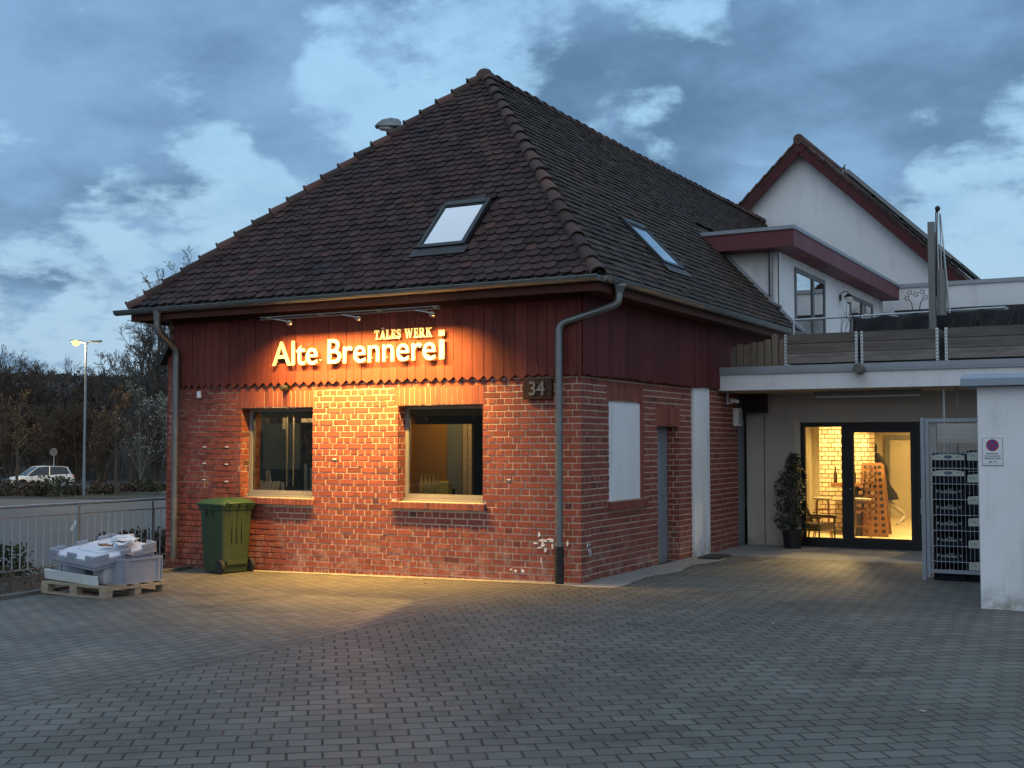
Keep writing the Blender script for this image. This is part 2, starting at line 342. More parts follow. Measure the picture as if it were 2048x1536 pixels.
M['leaf_hedge'] = worn('hedge_leaf', (0.040, 0.050, 0.018), 0.7, 0.4, 2.0, 0.0, isl=0.5)
M['leaf_dry'] = worn('dry_brown_leaf', (0.078, 0.058, 0.042), 0.85, 0.4, 3.0, 0.0, isl=0.5)
M['soil'] = worn('planter_soil', (0.030, 0.024, 0.018), 0.95, 0.4, 12.0, 0.6)
M['tarp'] = worn('black_tarpaulin', (0.010, 0.011, 0.014), 0.7, 0.3, 6.0, 0.2)
M['canvas'] = worn('grey_parasol_cloth', (0.20, 0.205, 0.20), 0.85, 0.2, 6.0, 0.2, stretch=(1, 1, 0.2))
M['carwhite'] = worn('white_car_paint', (0.76, 0.75, 0.70), 0.25, 0.04, 2.0, 0.0, spec=0.6)
M['cardark'] = worn('dark_car_paint', (0.020, 0.028, 0.032), 0.25, 0.1, 2.0, 0.0, spec=0.6)
M['carglass'] = worn('car_glass', (0.018, 0.022, 0.026), 0.08, 0.1, 2.0, 0.0, spec=0.7)
M['tail'] = worn('red_lamp', (0.50, 0.035, 0.015), 0.3, 0.1, 5.0, 0.0)
M['headlamp'] = worn('lamp_glass', (0.60, 0.60, 0.56), 0.2, 0.1, 5.0, 0.0)
M['farroof'] = worn('far_dark_roof', (0.045, 0.048, 0.056), 0.7, 0.25, 0.8, 0.2)
M['farwall'] = worn('far_grey_wall', (0.15, 0.155, 0.145), 0.85, 0.25, 0.4, 0.1)
M['farwall2'] = worn('far_brown_wall', (0.070, 0.055, 0.048), 0.85, 0.25, 0.5, 0.1)
M['solar'] = worn('solar_panel', (0.030, 0.040, 0.062), 0.2, 0.15, 3.0, 0.0, spec=0.6)
M['door_grey'] = worn('grey_painted_door', (0.20, 0.225, 0.25), 0.5, 0.2, 4.0, 0.08, stretch=(1, 1, 0.2))
M['door_black'] = worn('black_door_frame', (0.011, 0.012, 0.014), 0.42, 0.2, 4.0, 0.04)
M['in_wall'] = worn('cream_room_wall', (0.56, 0.50, 0.38), 0.8, 0.1, 1.2, 0.06)
M['in_floor'] = worn('pale_room_floor', (0.62, 0.52, 0.36), 0.5, 0.12, 1.5, 0.05)
M['in_wood'] = mk_boards('warm_wood', (0.24, 0.115, 0.05), 'z', wear=0.2)
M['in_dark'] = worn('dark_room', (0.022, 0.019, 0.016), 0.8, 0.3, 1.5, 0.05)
M['ochre'] = worn('ochre_panel', (0.26, 0.135, 0.026), 0.7, 0.25, 1.2, 0.06)
M['bottle'] = worn('brown_bottle_glass', (0.028, 0.018, 0.010), 0.12, 0.2, 8.0, 0.0, spec=0.7)
M['bottle_amber'] = worn('amber_bottle_glass', (0.80, 0.52, 0.10), 0.2, 0.15, 20.0, 0.0)
M['yellow'] = worn('yellow_tin', (0.90, 0.62, 0.06), 0.5, 0.1, 10.0, 0.0)
M['end_glint'] = worn('bottle_end_glint', (0.62, 0.36, 0.20), 0.25, 0.1, 10.0, 0.0, 0.8)  # glints on the rack bottle ends, put into a bright coppery colour
M['crate_dark'] = worn('dark_blue_crate', (0.013, 0.017, 0.028), 0.8, 0.2, 6.0, 0.05, spec=0.12)
M['crate_label'] = worn('pale_crate_band', (0.60, 0.63, 0.55), 0.55, 0.12, 8.0, 0.04)
M['crate_ink'] = worn('crate_print', (0.10, 0.13, 0.20), 0.5, 0.1, 30.0, 0.0)
M['crate_text'] = worn('white_crate_print', (0.55, 0.58, 0.60), 0.5, 0.1, 30.0, 0.0)
M['coat'] = worn('black_coat', (0.011, 0.010, 0.011), 0.9, 0.25, 9.0, 0.3)
M['trousers'] = worn('pale_trousers', (0.40, 0.36, 0.28), 0.85, 0.15, 9.0, 0.2)
M['skin'] = worn('skin', (0.46, 0.27, 0.19), 0.55, 0.1, 12.0, 0.05)
M['hair'] = worn('dark_hair', (0.020, 0.014, 0.010), 0.5, 0.2, 40.0, 0.3)
M['leather'] = worn('dark_leather', (0.022, 0.014, 0.010), 0.4, 0.25, 6.0, 0.15)
M['bulb'] = mk_emit('lit_spot_bulb', (1.0, 0.80, 0.45), 14.0)
M['sodium'] = mk_emit('lit_street_lamp', (1.0, 0.60, 0.11), 4.5)
M['ceil_lamp'] = mk_emit('lit_ceiling_lamp', (1.0, 0.76, 0.40), 6.0)
M['pale_line'] = worn('worn_white_paint', (0.42, 0.41, 0.38), 0.8, 0.35, 2.0, 0.0)
M['stone'] = worn('kerb_stone', (0.135, 0.125, 0.112), 0.85, 0.3, 3.0, 0.3)
M["pane_dark"] = worn("dark_glass", (0.02,0.022,0.025), 0.1, 0.1, 3.0, 0.0)

M['ceiling'] = worn('tan_passage_ceiling', (0.55, 0.42, 0.27), 0.8, 0.15, 1.0, 0.05)
M['pillar_brick'] = worn('whitewashed_brick', (0.62, 0.52, 0.38), 0.85, 0.3, 9.0, 0.3, isl=0.25)
M['pillar_joint'] = worn('open_dark_joint', (0.16, 0.10, 0.06), 0.9, 0.5, 14.0, 0.3)
M['hinge'] = worn('bright_zinc_hinge', (0.62, 0.66, 0.68), 0.4, 0.25, 30.0, 0.05, 0.5)
M['zinc_roof'] = worn('blue_grey_roof_metal', (0.26, 0.32, 0.38), 0.5, 0.15, 2.0, 0.05, 0.2)
M['lamp_pole'] = worn('painted_lamp_pole', (0.27, 0.31, 0.33), 0.5, 0.12, 2.0, 0.03, 0.3)
M['room_blue'] = worn('dim_blue_room_board', (0.13, 0.155, 0.19), 0.7, 0.2, 3.0, 0.05)
M['bar_steel'] = worn('pale_railing_bars', (0.42, 0.45, 0.46), 0.5, 0.15, 9.0, 0.05, 0.2)
# ------------------------------------------------------------------ mesh helpers
class MB:
    def __init__(s): s.v = []; s.f = []; s.m = []
    def add(s, vs, fs, m=0):
        b = len(s.v); s.v.extend([tuple(v) for v in vs]); s.f.extend([tuple(b+i for i in f) for f in fs]); s.m.extend([m]*len(fs)); return s
    def box(s, x0, x1, y0, y1, z0, z1, m=0):
        return s.add([(x0,y0,z0),(x1,y0,z0),(x1,y1,z0),(x0,y1,z0),(x0,y0,z1),(x1,y0,z1),(x1,y1,z1),(x0,y1,z1)],
                     [(0,3,2,1),(4,5,6,7),(0,1,5,4),(1,2,6,5),(2,3,7,6),(3,0,4,7)], m)
    def obox(s, c, ax, ay, az, m=0):
        c = Vector(c); ax, ay, az = Vector(ax), Vector(ay), Vector(az)
        P = [c+ax*i+ay*j+az*k for k in (-1,1) for j in (-1,1) for i in (-1,1)]
        return s.add(P, [(0,2,3,1),(4,5,7,6),(0,1,5,4),(1,3,7,5),(3,2,6,7),(2,0,4,6)], m)
    def beam(s, p0, p1, w, h, up=(0,0,1), m=0):
        p0, p1 = Vector(p0), Vector(p1); d = p1-p0; u = Vector(up); sx_ = d.cross(u)
        if sx_.length < 1e-6: sx_ = d.cross(Vector((1,0,0)))
        sx_.normalize(); u = sx_.cross(d).normalized()
        return s.obox((p0+p1)/2, d/2, sx_*w/2, u*h/2, m)
    def tube(s, pts, r, seg=8, m=0, caps=True):
        pts = [Vector(p) for p in pts]; n = len(pts)
        rs = r if isinstance(r, (list, tuple)) else [r]*n
        b = len(s.v); prev = None
        for i, p in enumerate(pts):
            d = (pts[min(i+1,n-1)]-pts[max(i-1,0)]).normalized()
            if prev is None:
                a = d.cross(Vector((0,0,1)))
                if a.length < 1e-3: a = d.cross(Vector((1,0,0)))
            else:
                a = prev - d*prev.dot(d)
            a.normalize(); prev = a; c = d.cross(a)
            for k in range(seg):
                t = 2*math.pi*k/seg; s.v.append(tuple(p+(a*math.cos(t)+c*math.sin(t))*rs[i]))
        for i in range(n-1):
            for k in range(seg):
                k2 = (k+1) % seg
                s.f.append((b+i*seg+k, b+i*seg+k2, b+(i+1)*seg+k2, b+(i+1)*seg+k)); s.m.append(m)
        if caps:
            s.f.append(tuple(b+k for k in range(seg))[::-1]); s.m.append(m)
            s.f.append(tuple(b+(n-1)*seg+k for k in range(seg))); s.m.append(m)
        return s
    def lathe(s, prof, c=(0,0,0), seg=16, m=0, axis='z', caps=True):
        b = len(s.v); c = Vector(c)
        for r, h in prof:
            for k in range(seg):
                t = 2*math.pi*k/seg; q = (r*math.cos(t), r*math.sin(t), h)
                if axis == 'x': q = (h, r*math.cos(t), r*math.sin(t))
                if axis == 'y': q = (r*math.sin(t), h, r*math.cos(t))
                s.v.append(tuple(c+Vector(q)))
        for i in range(len(prof)-1):
            for k in range(seg):
                k2 = (k+1) % seg
                s.f.append((b+i*seg+k, b+i*seg+k2, b+(i+1)*seg+k2, b+(i+1)*seg+k)); s.m.append(m)
        if caps:
            if prof[0][0] > 1e-4: s.f.append(tuple(b+k for k in range(seg))[::-1]); s.m.append(m)
            if prof[-1][0] > 1e-4: s.f.append(tuple(b+(len(prof)-1)*seg+k for k in range(seg))); s.m.append(m)
        return s
    def prism(s, poly, fn, d0, d1, m=0):
        """poly: outline in 2D; fn(u, v, d) -> point"""
        n = len(poly); P = [fn(u, v, d0) for u, v in poly]+[fn(u, v, d1) for u, v in poly]
        F = [tuple(range(n))[::-1], tuple(range(n, 2*n))]+[(i, (i+1) % n, n+(i+1) % n, n+i) for i in range(n)]
        return s.add(P, F, m)
    def build(s, name, mats, parent=None, smooth=None, bevel=0.0, loc=None, rot=None, fix=True):
        me = bpy.data.meshes.new(name); me.from_pydata(s.v, [], s.f)
        for k in (mats if isinstance(mats, (list, tuple)) else [mats]): me.materials.append(M[k] if isinstance(k, str) else k)
        if any(s.m): me.polygons.foreach_set('material_index', s.m)
        if fix:
            bm = bmesh.new(); bm.from_mesh(me); bmesh.ops.recalc_face_normals(bm, faces=bm.faces[:]); bm.to_mesh(me); bm.free()
        me.update()
        if smooth is not None:
            me.polygons.foreach_set('use_smooth', [True]*len(me.polygons))
            try: me.set_sharp_from_angle(angle=R(smooth))
            except Exception: pass
        o = bpy.data.objects.new(name, me); COL.objects.link(o)
        if parent is not None: o.parent = parent
        if loc: o.location = loc
        if rot: o.rotation_euler = rot
        if bevel:
            b = o.modifiers.new('bevel', 'BEVEL'); b.width = bevel; b.segments = 2; b.limit_method = 'ANGLE'; b.angle_limit = R(40)
        return o

def tag(o, label=None, cat=None, group=None, kind=None):
    if label: o['label'] = label
    if cat: o['category'] = cat
    if group: o['group'] = group
    if kind: o['kind'] = kind
    return o
def thing(name, label, cat, loc=(0,0,0), rz=0.0, group=None):
    o = bpy.data.objects.new(name, None); COL.objects.link(o); o.location = loc; o.rotation_euler = (0,0,rz)
    o.empty_display_size = 0.2
    return tag(o, label, cat, group)
def dup(o, loc=None, rot=None, label=None, scale=None, parent=None):
    c = o.copy(); COL.objects.link(c)
    if parent is not None: c.parent = parent
    else:
        if loc is not None: c.location = loc
        if rot is not None: c.rotation_euler = rot
        if label: c['label'] = label
        if scale is not None: c.scale = (scale,)*3 if isinstance(scale, (int, float)) else scale
    for ch in KIDS.get(o.name, []) or [k for k in o.children]: dup(ch, parent=c)
    return c
KIDS = {}
def rects(u0, u1, z0, z1, holes):
    us = sorted({u0, u1, *[h for a in holes for h in a[:2] if u0 < h < u1]}); zs = sorted({z0, z1, *[h for a in holes for h in a[2:] if z0 < h < z1]})
    for i in range(len(us)-1):
        for j in range(len(zs)-1):
            cu, cz = (us[i]+us[i+1])/2, (zs[j]+zs[j+1])/2
            if not any(a <= cu <= b and c <= cz <= d for a, b, c, d in holes): yield us[i], us[i+1], zs[j], zs[j+1]

CRS = 0.0847
def bricks(mb, O, U, N, u0, u1, z0, z1, holes=(), seed=1, mb_i=0, mo_i=1, joint=0.0150, proud=0.0055, ph=0.0, mortar=True, full=0.25):
    """courses of alternating stretchers and headers in the plane O + u*U + z*Z, facing N"""
    rg = random.Random(seed); O, U, N = Vector(O), Vector(U), Vector(N); Z = Vector((0,0,1))
    if mortar:
        for a, b, c, d in rects(u0, u1, z0, z1, list(holes)):
            mb.add([O+U*a+Z*c-N*proud, O+U*b+Z*c-N*proud, O+U*b+Z*d-N*proud, O+U*a+Z*d-N*proud], [(0,1,2,3)], mo_i)
    k0 = math.floor(z0/CRS+1e-6); k1 = math.ceil(z1/CRS-1e-6)
    for k in range(k0, k1):
        za, zb = max(z0, k*CRS)+joint/2, min(z1, (k+1)*CRS)-joint/2
        if zb-za < 0.015: continue
        w = full if k % 2 == 0 else full/2
        off = (full/4 if k % 2 == 0 else 0.0)+ph+(0.0 if k % 4 < 2 else full/2)
        cuts = []; segs = [(u0, u1)]
        for a, b, c, d in holes:
            if c < (za+zb)/2 < d:
                ns = []
                for s0, s1 in segs:
                    if b <= s0 or a >= s1: ns.append((s0, s1)); continue
                    if a > s0: ns.append((s0, a))
                    if b < s1: ns.append((b, s1))
                segs = ns
        for s0, s1 in segs:
            i = math.floor((s0-off)/w); u = s0
            while u < s1-1e-4:
                nx = min(s1, off+(i+1)*w); i += 1
                if nx-u < 0.03:
                    if nx >= s1: break
                    continue
                a, b = u+joint/2, nx-joint/2
                if u == s0: a = u+0.0005
                if nx == s1: b = nx-0.0005
                u = nx
                if b-a < 0.012: continue
                j = lambda s: rg.uniform(-s, s)
                dpt = rg.uniform(-0.0025, 0.003); e = 0.003
                P = []
                for (uu, vv) in ((a, za), (b, za), (b, zb), (a, zb)): P.append(O+U*(uu+j(e))+Z*(vv+j(e*.7))-N*proud)
                for (uu, vv) in ((a+.002, za+.002), (b-.002, za+.002), (b-.002, zb-.002), (a+.002, zb-.002)): P.append(O+U*(uu+j(e))+Z*(vv+j(e*.7))+N*(dpt+j(0.0012)))
                mb.add(P, [(4,5,6,7),(0,1,5,4),(1,2,6,5),(2,3,7,6),(3,0,4,7)], mb_i)
def soldiers(mb, O, U, N, u0, u1, z0, z1, seed=3, w=0.083, depth=0.0, mb_i=0, mo_i=1, camber=0.0, proud=0.0055):
    rg = random.Random(seed); O, U, N = Vector(O), Vector(U), Vector(N); Z = Vector((0,0,1)); n = max(1, round((u1-u0)/w)); s = (u1-u0)/n
    mb.add([O+U*u0+Z*z0-N*proud+N*depth, O+U*u1+Z*z0-N*proud+N*depth, O+U*u1+Z*z1-N*proud+N*depth, O+U*u0+Z*z1-N*proud+N*depth], [(0,1,2,3)], mo_i)
    for i in range(n):
        a, b = u0+i*s+0.005, u0+(i+1)*s-0.005; q = lambda x: camber*(1-((x-(u0+u1)/2)/((u1-u0)/2))**2)
        j = lambda e: rg.uniform(-e, e); d = depth+rg.uniform(-.002, .002)
        P = [O+U*x+Z*z-N*(0.06 if depth else proud) for x, z in ((a, z0+q(a)), (b, z0+q(b)), (b, z1-.005), (a, z1-.005))]
        P += [O+U*(x+j(.002))+Z*(z+j(.002))+N*d for x, z in ((a, z0+q(a)), (b, z0+q(b)), (b, z1-.006), (a, z1-.006))]
        mb.add(P, [(4,5,6,7),(0,1,5,4),(1,2,6,5),(2,3,7,6),(3,0,4,7)], mb_i)

def text_mesh(body, size, extrude, offset=0.0, spacing=1.0, align='LEFT'):
    cu = bpy.data.curves.new('t', 'FONT'); cu.body = body; cu.size = size; cu.extrude = extrude; cu.offset = offset; cu.space_character = spacing; cu.align_x = align
    cu.resolution_u = 6
    ob = bpy.data.objects.new('t', cu); COL.objects.link(ob)
    dg = bpy.context.evaluated_depsgraph_get(); me = bpy.data.meshes.new_from_object(ob.evaluated_get(dg))
    V = [v.co.copy() for v in me.vertices]; F = [tuple(p.vertices) for p in me.polygons]
    bpy.data.objects.remove(ob); bpy.data.curves.remove(cu); bpy.data.meshes.remove(me)
    return V, F
def text_into(mb, body, fit, fn, depth, m=0, offset=0.0, spacing=1.0):
    """fit = (u0, u1, v0, v1) box the lettering fills; fn(u, v, d)"""
    V, F = text_mesh(body, 1.0, 0.5, offset, spacing)
    xs = [v.x for v in V]; ys = [v.y for v in V]; u0, u1, v0, v1 = fit
    ax = (u1-u0)/(max(xs)-min(xs)); ay = (v1-v0)/(max(ys)-min(ys)) if v1 is not None else ax
    mx, my = min(xs), min(ys)
    mb.add([fn(u0+(v.x-mx)*ax, v0+(v.y-my)*ay, (v.z+0.5)*depth) for v in V], F, m)
# ------------------------------------------------------------------ ground
def sm(t): t = max(0.0, min(1.0, t)); return t*t*(3-2*t)
CX, CY = 6.615, -13.747
def terr(x, y):
    h = 0.0195*min(max(x, -8.3), 0.0)
    if x < -8.3: h = h+( -1.5-h)*sm((-8.3-x)/4.5)
    r = math.hypot(x-CX, y-CY)
    if x < -8.3 and r > 118: h += min(26, .085*(r-118)*sm((r-118)/60))
    elif x >= -8.3 and r > 160: h += min(20, .05*(r-160))
    return h
xs = sorted(set([-1500,-900,-600,-420,-340,-280,-240,-210,-190,-170,-155,-140,-128,-116,-104,-92,-80,-68,-56,-44,-34,-26,-20,-16,-14,-12.8,-12,-11.2,-10.4,-9.6,-9,-8.3,-7.5,-5,-2.5,0,4,8,14,30,60,120,250,500,900,1500]))
ys = sorted(set([-900,-400,-150,-60,-30,-20,-14,-10,-7,-5,-3,-1,1,3,6,10,15,20,26,33,40,48,56,64,72,80,90,100,112,125,140,155,175,200,230,270,330,420,600,900,1500]))
mb = MB(); W_ = len(xs)
for y in ys:
    for x in xs: mb.v.append((x, y, terr(x, y)-.02))
for j in range(len(ys)-1):
    for i in range(W_-1): mb.f.append((j*W_+i, j*W_+i+1, (j+1)*W_+i+1, (j+1)*W_+i)); mb.m.append(0)
tag(mb.build('ground', ['grassy'], smooth=60), kind='structure')
def sheet(name, polys, mat, dz):
    mb = MB()
    for p in polys: mb.add([(x, y, terr(x, y)+dz) for x, y in p], [tuple(range(len(p)))])
    return tag(mb.build(name, [mat]), kind='structure')
ZX = -.30
sheet('paved_yard', [[(-5.55,-20),(ZX,-20),(ZX,.02),(-6.55,.02),(-5.95,-3.5)]], 'paver_a', .0)
sheet('paved_driveway', [[(ZX,-20),(0,-20),(0,.02),(ZX,.02)], [(0,-20),(16,-20),(16,4.62),(0,4.62)]], 'paver_b', .0)
sheet('passage_floor', [[(0,4.62),(9,4.62),(9,6.85),(0,6.85)]], 'concrete', .001)
# pale concrete strip along the side wall with a ragged edge
rg = random.Random(6); e = [(.0,-.30),(.20,-.34)]
for k in range(26): e.append((.50+rg.uniform(-.035,.035)+.06*math.sin(k*.7), -.22+k*.19))
sheet('concrete_strip', [[(-.02,4.62)]+[(-.02,-.01)]+[(.0,-.30)]+e[1:]+[(.5,4.62)]], 'concrete', .005)
sheet('wall_footing', [[(-5.6,-.14),(-4.8,-.18),(-4,-.17),(-3,-.19),(-2,-.18),(-1,-.20),(-.3,-.22),(.0,-.30),(.0,.02),(-5.6,.02)]], 'concrete', .006)
# kerb and planting bed left of the yard
mb = MB(); pts = [(-5.45,-20),(-5.70,-6.0),(-5.95,-3.5),(-6.25,-1.8),(-6.55,-.1)]
for i in range(len(pts)-1):
    (x0,y0),(x1,y1) = pts[i], pts[i+1]; L = math.hypot(x1-x0, y1-y0); n = max(1, round(L/1.0))
    for k in range(n):
        a, b = k/n+.004, (k+1)/n-.004; p = Vector((x0+(x1-x0)*a, y0+(y1-y0)*a, 0)); q = Vector((x0+(x1-x0)*b, y0+(y1-y0)*b, 0))
        p.z = terr(p.x, p.y)-.02; q.z = terr(q.x, q.y)-.02; mb.beam(p, q, .09, .14)
tag(mb.build('kerb', ['stone'], bevel=.008), kind='structure')
sheet('planting_bed', [[(-8.25,-20),(-5.5,-20),(-5.75,-6),(-6.0,-3.5),(-6.3,-1.8),(-6.6,-.05),(-7.3,-.05),(-7.3,2),(-8.25,2)]], 'earth', -.004)
# car park in the hollow beyond the railing
def cp(name, poly, mat, dz): return sheet(name, [poly], mat, dz)
cp('car_park', [(-13.0,-30),(-13.0,46),(-37,39.0),(-60,31.0),(-95,14),(-95,-30)], 'asphalt', .004)
cp('car_park_lane', [(-30,60),(-43,43.0),(-57,41.6),(-70,38),(-95,26),(-110,40),(-75,62),(-50,66)], 'asphalt', .004)
mb = MB()
for (x0,y0,x1,y1) in ((-30.5,13.5,-26.2,9.6),(-26.5,17.0,-22.2,13.1),(-22.5,20.5,-18.2,16.6),(-38,18,-33.5,14),(-34,21.6,-29.6,17.6),(-42.4,28.5,-33,32.0)):
    d = Vector((x1-x0,y1-y0,0)); nn = Vector((-d.y,d.x,0)).normalized()*.06
    mb.add([(x0+nn.x,y0+nn.y,-1.492),(x1+nn.x,y1+nn.y,-1.492),(x1-nn.x,y1-nn.y,-1.492),(x0-nn.x,y0-nn.y,-1.492)], [(0,1,2,3)])
tag(mb.build('bay_markings', ['pale_line']), kind='structure')
mb = MB()
for a, b in (((-95,14.1,-1.46),(-60,31.1,-1.46)),((-60,31.1,-1.46),(-37,39.1,-1.46)),((-95,26,-1.46),(-70,38,-1.46)),((-70,38,-1.46),(-57,41.5,-1.46)),((-57,41.5,-1.46),(-43,43,-1.46))): mb.beam(a, b, .14, .16)
tag(mb.build('island_kerb', ['stone']), kind='structure')
# small litter on the paving
rg = random.Random(41)
LFP = [(2.30,2.05,'pale scrap lying on the driveway in front of the glass door'),(1.2,-4.2,'tiny pale leaf on the driveway paving'),(5.1,-5.4,'tiny pale leaf on the paving, foreground right'),(4.3,-8.0,'pale leaf on the paving near the bottom right'),(.6,-7.2,'pale leaf on the diagonal paving'),(-1.6,-8.9,'small pale leaf near the bottom left of the yard'),(3.1,-2.1,'small pale leaf midway across the driveway'),(-1.9,-.7,'small dark leaf on the lit ground by the wall'),(1.9,-9.2,'small leaf in the bottom middle of the paving'),(4.0,-3.9,'small pale leaf right of the middle of the driveway')]
for i, (x, y, lab) in enumerate(LFP):
    mb = MB(); s_ = rg.uniform(.018, .032) if i else .06; a = rg.uniform(0, 6)
    P_ = [(math.cos(a+k*1.047)*s_*(1 if k % 3 == 0 else .5), math.sin(a+k*1.047)*s_*(1 if k % 3 == 0 else .5), .006*(k % 2)) for k in range(6)]
    mb.add(P_+[(p[0], p[1], p[2]+.002) for p in P_], [tuple(range(6))[::-1], tuple(range(6,12))])
    tag(mb.build('fallen_leaf', ['pale_line' if i != 7 else 'leaf_dry'], loc=(x, y, terr(x, y)+.004)), lab, 'leaf', 'litter on the paving')
# ------------------------------------------------------------------ the brick house
house = thing('brick_house', 'old red brick house with dark red boarded upper wall and tiled hip roof', 'house')
X, Y, Z = Vector((1,0,0)), Vector((0,1,0)), Vector((0,0,1))
WT = 2.66                                   # top of the brickwork
def gz(x): return 0.0195*min(x, 0.0)        # the yard falls slightly to the left
# front wall
WIN = [(-5.66, -4.305, 0.975, 2.30), (-2.82, -1.45, 0.975, 2.30)]
LIN = [(-5.72, -4.285, 2.30, 2.56), (-2.88, -1.43, 2.30, 2.56)]
SIL = [(-5.76, -4.26, 0.885, 0.975), (-2.92, -1.40, 0.885, 0.975)]
mb = MB()
bricks(mb, (0,0,0), X, -Y, -6.72, 0.0, -0.25, WT+0.1, WIN+LIN+SIL, seed=11)
bricks(mb, (0,-0.004,0), X, -Y, -7.16, -6.72, -0.25, 3.30, [], seed=12, ph=0.03)       # corner pier at the left end
for (a, b, c, d) in LIN: soldiers(mb, (0,0,0), X, -Y, a, b, c, d, seed=int(-a*10), camber=0.012)
for (a, b, c, d) in SIL:
    soldiers(mb, (0,0,0), X, -Y, a, b, c, d, seed=int(-a*7), depth=0.055)
    mb.box(a+.004, b-.004, -0.052, 0.2, d-.022, d-.004, 1)
for (a, b, c, d) in WIN:                     # reveals
    bricks(mb, (a,0,0), Y, X, 0.0, 0.26, c, d, [], seed=int(-a*31), ph=0.06)
    bricks(mb, (b,0,0), Y, -X, 0.0, 0.26, c, d, [], seed=int(-a*37), ph=0.06)
    mb.box(a, b, 0.012, 0.26, d, d+.02, 1)
    mb.box(a, b, 0.0, 0.26, c-.012, c, 1)
mb.box(-7.16, -7.15, -.008, 3.0, -.3, 3.3, 0)
mb.build('front_wall', ['brick', 'mortar'], house)
# side wall, set back a little behind its corner pier
PAN, DOOR = (0.92, 2.05, 1.0, 2.35), (2.64, 3.5, -0.2, 2.03)
xs_ = -0.03
mb = MB()
bricks(mb, (0,0,0), Y, X, 0.0, 0.305, -0.2, WT+0.1, [], seed=21)
mb.box(-.03, -.012, 0.300, 0.305, -.2, WT, 1)
holes = [PAN, DOOR, (0.86, 2.11, 2.35, 2.62), (2.58, 3.57, 2.03, 2.31), (0.88, 2.16, 0.875, 1.0)]
bricks(mb, (xs_,0,0), Y, X, 0.305, 4.05, -0.2, WT+0.1, holes, seed=22, ph=0.11)
soldiers(mb, (xs_,0,0), Y, X, 0.86, 2.11, 2.35, 2.62, seed=5, camber=0.01)
soldiers(mb, (xs_,0,0), Y, X, 2.58, 3.57, 2.03, 2.31, seed=6)
soldiers(mb, (xs_,0,0), Y, X, 0.88, 2.16, 0.875, 1.0, seed=7, depth=0.05)
mb.box(-.15, .018, 0.885, 2.155, .975, .996, 1)
bricks(mb, (0,3.5,0), X, -Y, -0.33, xs_, -0.2, 2.03, [], seed=23)
bricks(mb, (0,2.64,0), X, Y, -0.33, xs_, -0.2, 2.03, [], seed=24)
mb.box(-.33, xs_-.01, 2.64, 3.5, 2.03, 2.05, 1)
bricks(mb, (0,0,0), Y, X, 4.775, 5.48, -0.2, WT, [], seed=25, ph=0.04)
bricks(mb, (-.02,0,0), Y, X, 5.48, 6.3, -0.2, WT, [], seed=26, ph=0.02)
mb.box(-.06, -.02, 2.05, 2.11, .99, 2.36, 0)
mb.build('side_wall', ['brick', 'mortar'], house)
# hidden walls that close the house
mb = MB(); mb.box(-7.15, -7.05, 0.0, 20.5, -1.6, 3.7); mb.box(-.4, -.3, 0.26, 20.5, 2.67, 3.7); mb.box(-7.05, -.3, 20.4, 20.5, -1.6, 3.7)
mb.box(-7.05, -.1, .03, .08, 2.72, 3.7)
mb.build('back_wall', ['mortar'], house)
mb = MB(); mb.box(xs_-.045, xs_-.028, *PAN[:2], PAN[2], PAN[3]); tag(mb.build('blocked_window', ['plaster'], house), 'whitewashed blocked window')
mb = MB(); mb.box(-.04, .012, 4.05, 4.775, -.1, WT+.02); mb.build('rendered_strip', ['plaster_base'], house, bevel=.006)
# grey side door
mb = MB(); mb.box(-.27, -.22, 2.65, 3.49, -.1, 2.028)
for k in range(7): mb.box(-.222, -.214, 2.66+.118*k, 2.66+.118*k+.112, .02, 2.0)
d = mb.build('side_door', ['door_grey'], house)
mb = MB(); mb.tube([(-.2,3.36,1.0),(-.165,3.36,1.0),(-.165,3.25,1.0)], .010, 6); mb.box(-.216,-.205,3.34,3.38,.9,1.1); mb.build('handle', ['steel'], d)
# shop windows
for (a, b, c, d) in WIN:
    mb = MB(); y0, y1 = .185, .245
    mb.box(a+.005, a+.06, y0, y1, c, d-.005); mb.box(b-.04, b-.005, y0, y1, c, d-.005)
    mb.box(a+.005, b-.005, y0-.012, y1, c+.001, c+.075); mb.box(a+.005, b-.005, y0-.055, y0-.013, c+.001, c+.028)
    mb.box(a+.06, b-.04, y0+.008, y1, c+.075, c+.10); mb.box(a+.06, b-.04, y0+.004, y1, d-.05, d-.006)
    w = mb.build('window', ['alu'], house)
    mb = MB(); mb.box(a+.04, b-.03, .212, .220, c+.09, d-.04); mb.build('pane', ['glass_dim'], w)
    mb = MB(); mb.box(a+.07, b-.05, .235, .29, d-.115, d-.05); mb.tube([(a+.07,.262,d-.13),(b-.05,.262,d-.13)], .012, 6)
    for q in (.22, .78): mb.tube([(a+(b-a)*q,.255,d-.13),(a+(b-a)*q,.255,d-.19),(a+(b-a)*q+.03,.255,d-.20)], .006, 5)
    mb.build('blind_box', ['ochre'], w)
